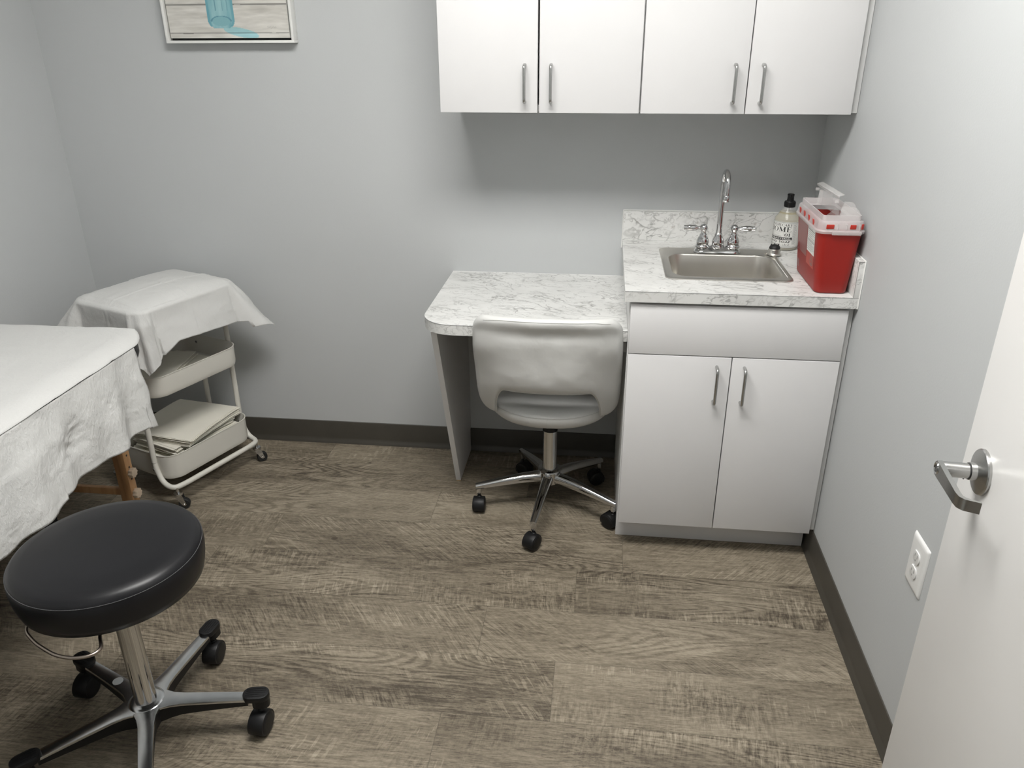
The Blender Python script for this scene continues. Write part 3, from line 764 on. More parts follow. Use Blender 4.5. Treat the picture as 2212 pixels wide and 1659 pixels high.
# ------------------------------------------------------------------ sharps container
def sharps():
    z0 = HC+.0003
    t = thing('sharps_container', 'red sharps container with open frosted lid at the right end of the counter', 'sharps container', (-.075, -.48, z0))
    def lp(x0, y0, x1, y1, r, z, n=7): return [(x, y, z) for x, y in rrect(x0, y0, x1, y1, r, n)]
    B0 = (-.1185, -.613, -.028, -.360); T0 = (-.1330, -.6155, -.0115, -.338); h = .186
    def lerp(k): return [B0[i] + (T0[i]-B0[i])*k for i in range(4)]
    b = NB(); L = [lp(B0[0]+.006, B0[1]+.006, B0[2]-.006, B0[3]-.006, .016, z0), lp(B0[0]+.0015, B0[1]+.0015, B0[2]-.0015, B0[3]-.0015, .020, z0+.0025), lp(*lerp(.03), .022, z0+.007)]
    for k in (.3, .6, .9, 1.): L.append(lp(*lerp(k), .022, z0+h*k))
    q = lerp(1.); L.append(lp(q[0]+.002, q[1]+.002, q[2]-.002, q[3]-.002, .020, z0+h)); q = lerp(.1); L.append(lp(q[0]+.002, q[1]+.002, q[2]-.002, q[3]-.002, .02, z0+.012))
    loft(b, L, True, True); body = finish('body', b, M['red'], t, angle=50)
    # faint mould line on the front, flat panel, warning label and hazard marks on the left face
    def left(yy, zz, off=.0006):     # a point on the left face
        k = (zz)/h; return (B0[0] + (T0[0]-B0[0])*k - off, yy, z0+zz)
    def lq(y0, z0_, y1, z1_): return [[(y0, z0_), (y1, z0_), (y1, z1_), (y0, z1_)]]
    finish('side_panel', poly_mesh(lq(-.372, .075, -.485, .180), lambda a, c: left(a, c, .0004)), M['red3'], body, smooth=False)
    finish('side_tab', poly_mesh(lq(-.378, .022, -.405, .046), lambda a, c: left(a, c, .0005)), M['red3'], body, smooth=False)
    lab = finish('warning_label', poly_mesh(lq(-.492, .098, -.578, .174), lambda a, c: left(a, c, .0007)), M['label'], body, smooth=False)
    finish('hazard_label', poly_mesh(lq(-.492, .060, -.578, .0975), lambda a, c: left(a, c, .0007)), M['red2'], body, smooth=False)
    rnd = random.Random(11); tx = []
    for r in range(13):
        y = -.497; zz = .167 - r*.0052
        ye = -.572 + (.0 if r % 4 else .025)
        while y > ye:
            w_ = rnd.uniform(.002, .006); hh = .0014 if r not in (1, 7) else .003
            tx += [[(y, zz), (y-w_, zz), (y-w_, zz+hh), (y, zz+hh)]]; y -= w_+.0012
    finish('label_text', poly_mesh(tx, lambda a, c: left(a, c, .0010)), M['ink_grey'], lab, smooth=False)
    def biohaz(cy_, cz_, s):
        P = []
        for k in range(3):
            a = PI/2 + k*2*PI/3; c = (cy_ + s*.42*math.cos(a), cz_ + s*.42*math.sin(a))
            for m in range(14):
                t0, t1 = [a + PI + R_(35) + (2*PI-R_(70))*(m+q)/14 for q in (0, 1)]
                P.append([(c[0]+s*.42*math.cos(t0), c[1]+s*.42*math.sin(t0)), (c[0]+s*.42*math.cos(t1), c[1]+s*.42*math.sin(t1)), (c[0]+s*.30*math.cos(t1), c[1]+s*.30*math.sin(t1)), (c[0]+s*.30*math.cos(t0), c[1]+s*.30*math.sin(t0))])
        for m in range(18):
            t0, t1 = 2*PI*m/18, 2*PI*(m+1)/18
            P.append([(cy_+s*.5*math.cos(t0), cz_+s*.5*math.sin(t0)), (cy_+s*.5*math.cos(t1), cz_+s*.5*math.sin(t1)), (cy_+s*.42*math.cos(t1), cz_+s*.42*math.sin(t1)), (cy_+s*.42*math.cos(t0), cz_+s*.42*math.sin(t0))])
        return P
    finish('biohazard_symbol', poly_mesh(biohaz(-.393, .078, .024), lambda a, c: left(a, c, .0010)), M['red'], body, smooth=False)
    finish('biohazard_symbol', poly_mesh(biohaz(-.552, .078, .020), lambda a, c: left(a, c, .0010)), M['ink_grey'], body, smooth=False)
    # lid: skirt, windows, shoulder and upper collar
    zs = z0+h-.010
    S = (-.1395, -.6235, -.0060, -.329)
    b = NB()
    L = [lp(S[0]+.001, S[1]+.001, S[2]-.001, S[3]-.001, .026, zs-.002), lp(*S, .027, zs+.004), lp(S[0]+.001, S[1]+.001, S[2]-.001, S[3]-.001, .026, zs+.006),
         lp(S[0]+.003, S[1]+.003, S[2]-.003, S[3]-.003, .024, zs+.008), lp(S[0]+.006, S[1]+.006, S[2]-.006, S[3]-.006, .022, zs+.028), lp(S[0]+.008, S[1]+.008, S[2]-.008, S[3]-.008, .02, zs+.031),
         lp(S[0]+.014, S[1]+.016, S[2]-.014, S[3]-.014, .012, zs+.032), lp(S[0]+.0145, S[1]+.017, S[2]-.0145, S[3]-.0145, .010, zs+.046), lp(S[0]+.0165, S[1]+.019, S[2]-.0165, S[3]-.0165, .009, zs+.0465),
         lp(S[0]+.018, S[1]+.021, S[2]-.018, S[3]-.018, .008, zs+.030), lp(S[0]+.026, S[1]+.034, S[2]-.026, S[3]-.028, .006, zs+.026)]
    loft(b, L); lid = finish('lid', b, M['lid'], t, angle=35)
    tag(lid, label='frosted translucent lid')
    b = NB(); n_ = 0
    for k in range(4):                                  # windows along the left side
        b = NB(); y = -.555 + k*.055; obox(b, (S[0]+.0032, y, zs+.017), (.0012, .0075, .0085), (Vector((1, 0, .15)).normalized(), Vector((0, 1, 0)), Vector((-.15, 0, 1)).normalized()), .001); finish('window', b, M['red_bright'], lid)
    for x, w_ in ((-.106, .0105), (-.045, .0080)):
        b = NB(); obox(b, (x, S[1]+.0030, zs+.018), (w_, .0012, .0063), (Vector((1, 0, 0)), Vector((0, 1, .1)).normalized(), Vector((0, -.1, 1)).normalized()), .0012); finish('window', b, M['red_bright'], lid)
    b = NB()
    tn, nr = Vector((.766, .643, 0)), Vector((.643, -.766, 0)); finish('window', obox(NB(), (-.0182, -.6142, zs+.018), (.0048, .0012, .0075), (tn, nr, Vector((0, 0, 1))), .001), M['red_bright'], lid)
    for x in (-.086, -.063, -.028): finish('rib', box(NB(), (x-.0018, S[1]+.001, zs+.007), (x+.0018, S[1]+.005, zs+.026), .0015), M['lid_clear'], lid)
    box(b, (-.100, S[1]-.0040, zs-.004), (-.022, S[1]+.002, zs+.006), .001)
    finish('latch', b, M['lid_clear'], lid)
    # hinged drop tray: quarter-round end plates, tray floor and the raised flap
    b = NB(); xr = -.0245
    def plate(y, pts, th=.0012):
        MM = Matrix(((1, 0, 0, 0), (0, 0, 1, 0), (0, 1, 0, 0), (0, 0, 0, 1))); prism(b, pts, y-th/2, y+th/2, mat=MM)
    def quarter(xa, xb, zb, zt, r=.02):
        o = [(xa, zb), (xb, zb)]
        for k in range(9):
            a = R_(90*k/8); o.append((xb - (xb-xa)*.55*(1-math.cos(a)), zt - (zt-zb)*.9*(1-math.sin(a))))
        o.append((xa+.004, zt)); return o
    zb = zs+.030
    for q in ((-.600, quarter(-.082, -.021, zb, zb+.040)), (-.566, quarter(-.068, -.024, zb, zb+.047)), (-.372, quarter(-.088, -.040, zb, zb+.044))):
        b = NB(); plate(*q); finish('end_plate', b, M['lid_clear'], lid, angle=50)
    b = NB()
    grid(b, 10, 1, lambda u, v: (-.118 + .10*u, -.590 + v*.235, zs + .030 - .042*math.sin(PI*u)))
    finish('drop_tray', b, M['lid_clear'], lid)
    fl = NB()
    # raised flap: a long plate standing at the hinge, leaning back, with a rolled top lip
    A0, A1 = Vector((-.066, -.542, zs+.030)), Vector((-.074, -.345, zs+.030)); Hh = Vector((-.002, .018, .056))
    grid(fl, 2, 6, lambda u, v: A0.lerp(A1, u) + Hh*v)
    q0, q1 = A0+Hh, A1+Hh
    for p in (q0, q1): pass
    box_dir = (q1-q0).normalized(); sd = Vector((.96, 0, .25)).normalized(); un = box_dir.cross(sd)
    obox(fl, (q0+q1)/2 + sd*.004, ((q1-q0).length/2+.008, .0085, .0010), (box_dir, sd, un), .0004)
    obox(fl, (q0+q1)/2 - sd*.003 - Vector((0, 0, .003)), ((q1-q0).length/2+.010, .0010, .0035), (box_dir, sd, un), .0004)
    for s, p in ((-1, A0), (1, A1)):
        c = p + Hh*.72 + Vector((-.006, 0, 0)); obox(fl, c, (.005, .004, .004), (Vector((1, 0, 0)), Vector((0, 1, 0)), Vector((0, 0, 1))), .001)
    finish('raised_flap', fl, M['lid_clear'], lid, angle=30)
sharps()

# ------------------------------------------------------------------ outlet
def outlet():
    yc, zc = -1.333, .510
    t = thing('wall_outlet', 'white duplex electrical outlet with cover plate low on the right wall', 'outlet', (0, yc, zc))
    MM = Matrix(((0, 0, -1, 0), (1, 0, 0, yc), (0, 1, 0, zc), (0, 0, 0, 1)))
    b = NB(); L = []
    for ins, dx in ((0, .0003), (.0005, .0018), (.003, .0042), (.006, .0055), (.012, .006)):
        L.append([Vector((-dx, yc+x, zc+y)) for x, y in rrect(-.044+ins, -.064+ins, .044-ins, .064-ins, .004, 4)])
    loft(b, L, True, True); finish('cover_plate', b, M['white_plastic'], t, angle=30)
    for s in (-1, 1):
        b = NB(); n = 28; out = []
        for k in range(n):
            a = 2*PI*k/n; x = .0172*math.cos(a); y = max(-.0135, min(.0135, .0172*math.sin(a))); out.append((x, y + s*.0195))
        prism(b, out, .0055, .0085, .0008, 2, mat=MM); o = finish('receptacle', b, M['white_plastic'], t, angle=40)
        b = NB()
        for dy, hh in ((-.0063, .0045), (.0063, .0036)): box(b := NB(), (-.0089, yc+dy-.0011, zc+s*.0195+.002-hh+.002), (-.0084, yc+dy+.0011, zc+s*.0195+.002+hh+.002)); finish('socket_slot', b, M['sslot'], o)
        lathe(b := NB(), [(.0024, 0), (.0024, .0005)], (-.0089, yc, zc+s*.0195-.0078), 14, axis=(1, 0, 0))
        finish('socket_hole', b, M['sslot'], o)
    b = NB(); lathe(b, [(.0032, 0), (.0030, .0012), (0, .0016)], (-.006, yc, zc), 16, axis=(-1, 0, 0)); finish('screw', b, M['white_plastic'], t)
outlet()

# ------------------------------------------------------------------ door with lever handle
def door():
    E0 = Vector((-.170, -1.739, 0)); dd = Vector((-.08, -.997, 0)).normalized(); nn = Vector((dd.y, -dd.x, 0))
    if nn.x > 0: nn = -nn
    Wd = .905; th = .044; zc = 1.06
    b = NB(); obox(b, E0 + dd*Wd/2 - nn*th/2 + Vector((0, 0, 1.035)), (Wd/2, th/2, 1.025), (dd, nn, Vector((0, 0, 1))), .0015)
    o = struct(finish('door_1', b, M['door']))
    RC = E0 + dd*.0720 + Vector((0, 0, 1.0175))
    b = NB(); lathe(b, [(.0338, 0), (.0338, .0035), (.0325, .0052), (.0225, .0085), (.0135, .0105), (.0128, .018), (.0115, .0185)], RC, 40, axis=nn)
    h = finish('door_handle', b, M['nickel'], o, angle=28)
    b = NB(); lathe(b, [(.0121, .0185), (.0121, .0196)], RC, 32, axis=nn); finish('ring_gap', b, M['slot'], h)
    lv = NB(); lathe(lv, [(.0112, .0196), (.0112, .060), (.0105, .0612), (.0, .0612)], RC, 32, axis=nn)
    # flat bar turning down the door and returning to it
    UP = Vector((0, 0, 1)); half = .0080
    def bar(path):
        loops = []
        for i, (p, w_, tk) in enumerate(path):
            loops.append([p + UP*w_ - tk, p + UP*w_ + tk, p - UP*w_ + tk, p - UP*w_ - tk])
        loft(lv, loops, True, True)
    c0 = RC + nn*.0575
    tk1 = nn*.0035
    bar([(c0 - dd*.004, .0112, tk1), (c0 + dd*.010, .0112, tk1), (c0 + dd*.045, .0098, tk1), (c0 + dd*.079, .0088, tk1), (c0 + dd*.089 - nn*.0010, .0086, (nn*.9+dd*.4).normalized()*.0033), (c0 + dd*.0945 - nn*.005, .0086, (nn*.5+dd*.85).normalized()*.003), (c0 + dd*.0970 - nn*.010, .0086, (dd+nn*.3).normalized()*.0024), (c0 + dd*.1020 - nn*.023, .0086, (dd+nn*.3).normalized()*.0016)])
    finish('lever', lv, M['nickel'], h, angle=35)
    b = NB(); lathe(b, [(.0085, .0612), (.0080, .0622), (.0045, .0600), (0, .0600)], RC, 24, axis=nn); finish('lock_button', b, M['chrome'], h)
    b = NB(); tube(b, [RC + nn*.024 - UP*.0110 + dd*.0035, RC + nn*.024 - UP*.0106 + dd*.0040], .0012, 10); finish('set_screw', b, M['slot'], h)
    for z in (.25, 1.03, 1.85): tube(b := NB(), [E0+dd*(Wd+.006)+nn*.004+Vector((0, 0, z-.05)), E0+dd*(Wd+.006)+nn*.004+Vector((0, 0, z+.05))], .007, 12); finish('hinge', b, M['nickel'], o)
door()

# ------------------------------------------------------------------ framed picture
def picture():
    x0, x1, z0, z1 = -2.2655, -1.8045, 1.5695, 2.18
    t = thing('framed_picture', 'white framed painting of a teal glass jar on the back wall', 'picture', ((x0+x1)/2, 0, z0))
    b = NB(); w_ = .0085; y0, y1 = -.040, -.0005
    box(b, (x0, y0, z0), (x1, y1, z0+w_), .0008); box(b, (x0, y0, z1-w_), (x1, y1, z1), .0008); box(b, (x0, y0, z0+w_), (x0+w_, y1, z1-w_), .0008); box(b, (x1-w_, y0, z0+w_), (x1, y1, z1-w_), .0008)
    finish('frame', b, M['caulk'], t)
    finish('backing', box(NB(), (x0+w_, -.010, z0+w_), (x1-w_, -.006, z1-w_)), M['slot'], t, smooth=False)
    g = .0075; cx0, cx1, cz0, cz1 = x0+w_+g, x1-w_-g, z0+w_+g, z1-w_-g
    nx, nz = 250, 330; me = bpy.data.meshes.new('canvas'); V = []; F = []; C = []
    Wc_, Hc_ = cx1-cx0, cz1-cz0
    def col(u, v):      # metres from the lower left corner
        n1 = fbm(u*5, v*38, 1.7, 1.3, 4); n2 = fbm(u*14, v*90, 4.2, 1.4, 3)
        c = [.56 + .11*n1 + .06*n2, .545 + .11*n1 + .06*n2, .505 + .11*n1 + .055*n2]
        wr = fbm(u*9, 3, 0, 1, 2)*.0016
        for zl, wd in ((.0155, .0011), (.1045, .0016), (.198, .0014), (.292, .0015), (.388, .0015), (.48, .0015)):
            q = abs(v + wr - zl); br = .5 + .5*fbm(u*20, zl*50, 2, 1, 2)
            if q < wd*(.6+.8*br): c = [x*.30 for x in c]
            elif q < wd*2.6: c = [x*.80 for x in c]
        # cast tint of the jar on the boards
        e = ((u-.258)/.062)**2 + ((v-.017 + (u-.258)*.18)/.0145)**2
        if e < 1: c = [c[0]*.55, c[1]*.95, c[2]*1.08]
        # jar: straight sides, rounded foot, neck above
        cxj = .1915; hw = .0485; vb = .030
        if v > vb:
            h_ = hw
            if v < vb+.03: h_ = hw*(1 - .32*(1-(v-vb)/.03)**2.2)
            if v > .30: h_ = hw*max(.62, 1-(v-.30)*6)
            if v > .40: h_ = 0
            q = abs(u-cxj)/max(h_, 1e-4)
            if q < 1 and (v > vb+.006 or q < .85):
                k = fbm(u*60, v*9, 8, 1, 3); tt = .5+.5*k
                a = [.105, .30, .36]; bb = [.30, .50, .52]
                m = .35 + .55*(1-q) + .35*k
                if q > .82: m = .15 + .2*k
                m = max(0, min(1, m)); c = [a[i]*(1-m) + bb[i]*m for i in range(3)]
                el = ((u-cxj)/.036)**2 + ((v-.052)/.017)**2
                if .80 < el < 1.12 and v > .052: c = [.10, .25, .31]
                elif el < .8: c = [x*.88+.02 for x in (.20, .42, .46)]
                for ln in (-.016, .009, .026):
                    if abs(u-cxj-ln + .003*fbm(v*12, ln, 3, 1, 1)) < .0013 and v > .085: c = [.12, .27, .32]
        # little scribbled signature
        if .352 < u < .385 and abs(v-.033-.0022*math.sin(u*1500)-.0008*math.sin(u*610)) < .0008: c = [x*.62 for x in c]
        return [max(.01, min(.9, x)) for x in c]
    for j in range(nz+1):
        for i in range(nx+1):
            u, v = i/nx*Wc_, j/nz*Hc_; V.append((cx0+u, -.0325, cz0+v)); C.append(col(u, v))
    for j in range(nz):
        for i in range(nx):
            a = j*(nx+1)+i; F.append((a, a+1, a+nx+2, a+nx+1))
    me.from_pydata(V, [], F); ca = me.attributes.new('col', 'FLOAT_COLOR', 'POINT')
    for i, c in enumerate(C): ca.data[i].color = (*c, 1)
    o = link('canvas', me, M['painting'], t, smooth=False)
    finish('canvas_side', box(NB(), (cx0, -.0324, cz0), (cx1, -.010, cz1)), M['label'], t, smooth=False)
picture()

# ------------------------------------------------------------------ casters
def twin_caster(parent, name, top, ang, r=.0245, hw=.024, stem_r=.0055):
    """twin-wheel caster under a point; ang = rolling direction"""
    x, y, zt = top; ca, sa = math.cos(ang), math.sin(ang); fw = Vector((ca, sa, 0)); sd = Vector((-sa, ca, 0))
    c = Vector((x, y, r)) - fw*.010; up_ = Vector((0, 0, 1))
    b = NB(); loops = []
    for k in range(31):
        a = R_(-32 + 236*k/30); v = fw*math.cos(a) + up_*math.sin(a); e = 0 if 0 < k < 30 else .0008
        loops.append([c + v*q_ + sd*w_ for q_, w_ in ((r*.86, -hw+.001), (r+.0008-e, -hw+.001), (r+.0018-e, -hw+.003), (r+.0018-e, hw-.003), (r+.0008-e, hw-.001), (r*.86, hw-.001))])
    loft(b, loops, True, True)
    lathe(b, [(.0085, r*1.3), (.0090, 2*r), (.0075, 2*r+.003), (stem_r, 2*r+.004), (stem_r, zt)], (x, y, 0), 16)
    o = finish(name, b, M['black_plastic'], parent, angle=40)
    for s in (-1, 1):
        w_ = NB(); prof = [(.0, hw+.0018), (r*.62, hw+.0018), (r*.80, hw+.0010), (r*.90, hw-.0010), (r*.975, hw-.004), (r, hw-.008), (r, .002), (r*.9, .001), (0, .001)]
        lathe(w_, prof, c, 32, axis=sd*s); finish('wheel', w_, M['black_plastic'], o, angle=40)
    return o

# ------------------------------------------------------------------ white desk chair
def superloop(cx, cy, a, b_, z, n=48, p=3.2, sag=None):
    L = []
    for k in range(n):
        t = 2*PI*k/n; c, s = math.cos(t), math.sin(t)
        x = a*abs(c)**(2/p)*(1 if c >= 0 else -1); y = b_*abs(s)**(2/p)*(1 if s >= 0 else -1)
        L.append(Vector((cx+x, cy+y, z + (sag(x, y) if sag else 0))))
    return L
def desk_chair():
    hx, hy = -.8855, -.3573
    t = thing('desk_chair', 'white leatherette swivel chair with chrome five-star base pushed under the desk', 'chair', (hx, hy, 0))
    # seat cushion
    sx, sy = hx+.003, hy-.012
    sag = lambda x, y: .012*(x/.23)**2 + .006*(y/.22)**2
    b = NB(); L = []
    for a, bb, z in ((.12, .10, .396), (.175, .165, .397), (.200, .198, .404), (.212, .214, .418), (.216, .220, .437), (.212, .217, .454), (.202, .207, .466), (.17, .175, .472), (.12, .11, .473), (.05, .05, .471)):
        L.append(superloop(sx, sy, a, bb, z, 56, 2.35, sag))
    loft(b, L, True, True); seat = finish('seat', b, M['white_vinyl'], t, angle=60)
    pp = superloop(sx, sy, .2148, .2192, .4490, 56, 2.35, sag)
    finish('seam', tube(NB(), pp, .0009, 6, closed=True), M['white_seam'], seat)
    finish('seam', tube(NB(), [(sx, sy-.2192, .454), (sx, sy-.2208, .440), (sx, sy-.2170, .424), (sx, sy-.205, .412)], .0006, 6), M['white_seam'], seat)
    # backrest shell
    def mid(u, z):          # middle surface: y of the shell at lateral position u and height z
        lean = -.632 - .045*(z-.60)/.22
        wrap = (.046 + .034*max(0, min(1, (.71-z)/.10)))*abs(u)**2.6
        low = max(0, (.60-z))/.16
        return lean + wrap + .045*low**1.5
    def halfw(z):
        if z > .60: return .2345 - .010*((z-.60)/.22)**2.5
        return .2345 - .015*max(0, (.54-z)/.11)**2
    def rnd_(a, a0, w_, h_): k = max(0, min(1, (a-a0)/w_)); return h_*(1-math.sqrt(max(0, 1-k*k)))
    def ztop(u):
        a = abs(u); return .8285 - .002*min(1, a/.8)**2 - rnd_(a, .80, .20, .052)
    def zbot(u):
        a = abs(u)
        if a < .56: return .5610
        k = min(1, (a-.56)/.22); return .5610 - .124*k**2.3 + rnd_(a, .84, .16, .050)
    us = []
    n = 64
    for i in range(n+1):
        s = -1 + 2*i/n; us.append(math.sin(s*PI/2*.96)/math.sin(PI/2*.96))
    nv = 22; b = NB(); thk = .021
    def pt(u, v, side):
        z0, z1 = zbot(u), ztop(u); z = z0 + (z1-z0)*v; x = u*halfw(z)
        ex = min(1, (1-abs(u))*halfw(z)/.020); ez = min(1, min(v, 1-v)*(z1-z0)/.020)
        e = math.sqrt(max(0, 1-(1-min(ex, 1))**2)) * math.sqrt(max(0, 1-(1-min(ez, 1))**2))
        puff = 1 + .25*(1-u*u)*math.sin(PI*v)*(1 if side > 0 else .1)
        y = mid(u, z) + side*thk*e*puff
        if side < 0: y += e*(.010*math.exp(-((z-.774)/.020)**2)*(1-.7*u*u) - .005*math.exp(-((z-.62)/.05)**2)*(1-u*u)) + .0035*fbm(u*2.2, z*9, 1, 1, 3)*ez*ex
        return Vector((hx+.0015+x, y, z))
    vs = [.5-.5*math.cos(PI*j/nv) for j in range(nv+1)]
    A = [[b.verts.new(pt(u, v, -1)) for v in vs] for u in us]; B = [[b.verts.new(pt(u, v, 1)) for v in vs] for u in us]
    for X in (A, B):
        for i in range(n):
            for j in range(nv): b.faces.new((X[i][j], X[i+1][j], X[i+1][j+1], X[i][j+1]))
    bmesh.ops.remove_doubles(b, verts=b.verts[:], dist=.0004)
    back = finish('backrest', b, M['white_vinyl'], t, angle=80)
    sub = back.modifiers.new('s', 'SUBSURF'); sub.levels = 1; sub.render_levels = 2
    # stitched seam along the top edge and piping round the opening
    pts = [pt(u, .972, -1) + Vector((0, -.0004, .0002)) for u in us if abs(u) < .86]
    finish('seam', tube(NB(), pts, .0005, 6), M['white_seam'], back)
    pts = []
    for i in range(61):
        u = -.80 + 1.60*i/60; z = zbot(u); pts.append(Vector((hx+.0015+u*halfw(z), mid(u, z)-.004, z-.0005)))
    finish('piping', tube(NB(), pts, .0032, 8), M['white_vinyl'], back)
    hx, hy = -.8827, -.4029
    # gas lift
    b = NB(); lathe(b, [(.016, .395), (.0165, .375), (.016, .365), (.014, .33), (.014, .30)], (hx, hy, 0), 24); box(b, (hx-.055, hy-.06, .388), (hx+.055, hy+.06, .4000), .004)
    tube(b, [(hx+.03, hy, .392), (hx+.15, hy+.05, .386), (hx+.20, hy+.06, .380)], .005, 8)
    finish('mechanism', b, M['black_plastic'], t)
    b = NB(); lathe(b, [(.016, .337), (.0265, .336), (.0265, .320), (.0255, .319)], (hx, hy, 0), 32); finish('lift_collar', b, M['black_plastic'], t)
    b = NB(); lathe(b, [(.0255, .3205), (.0255, .166), (.026, .164)], (hx, hy, 0), 32); finish('gas_lift', b, M['chrome'], t, angle=50)
    b = NB(); lathe(b, [(.026, .170), (.033, .169), (.0410, .165), (.0425, .161), (.0410, .157), (.038, .155), (.0375, .114), (.034, .110), (.02, .110)], (hx, hy, 0), 40); finish('hub', b, M['chrome'], t, angle=40)
    angs = [190.2 + 72*k for k in range(5)]; yaws = [92, 60, -40, 20, 150]
    for k, a in enumerate(angs):
        ar = R_(a); fw = Vector((math.cos(ar), math.sin(ar), 0)); sd = Vector((-fw.y, fw.x, 0)); c = Vector((hx, hy, 0))
        b = NB(); loops = []
        for s, z, w_, h_ in ((.030, .134, .0200, .021), (.10, .1275, .0180, .0195), (.18, .1150, .0150, .0160), (.245, .1030, .0125, .0125), (.268, .0990, .0115, .0110)):
            p = c + fw*s + Vector((0, 0, z)); lp = []
            for q in range(16):
                aa = 2*PI*q/16; cc, ss = math.cos(aa), math.sin(aa); lp.append(p + sd*w_*abs(cc)**.75*(1 if cc >= 0 else -1) + Vector((0, 0, 1))*h_*.95*(abs(ss)**.9*(1 if ss >= 0 else -1)))
            loops.append(lp)
        loft(b, loops, True, True)
        lathe(b, [(.0088, .070), (.0094, .072), (.0094, .100)], c + fw*.256, 18)
        finish('leg', b, M['chrome'], t, angle=45)
        p = c + fw*.256; twin_caster(t, 'caster', (p.x, p.y, .0715), R_(yaws[k]), .0285, .0215)
desk_chair()

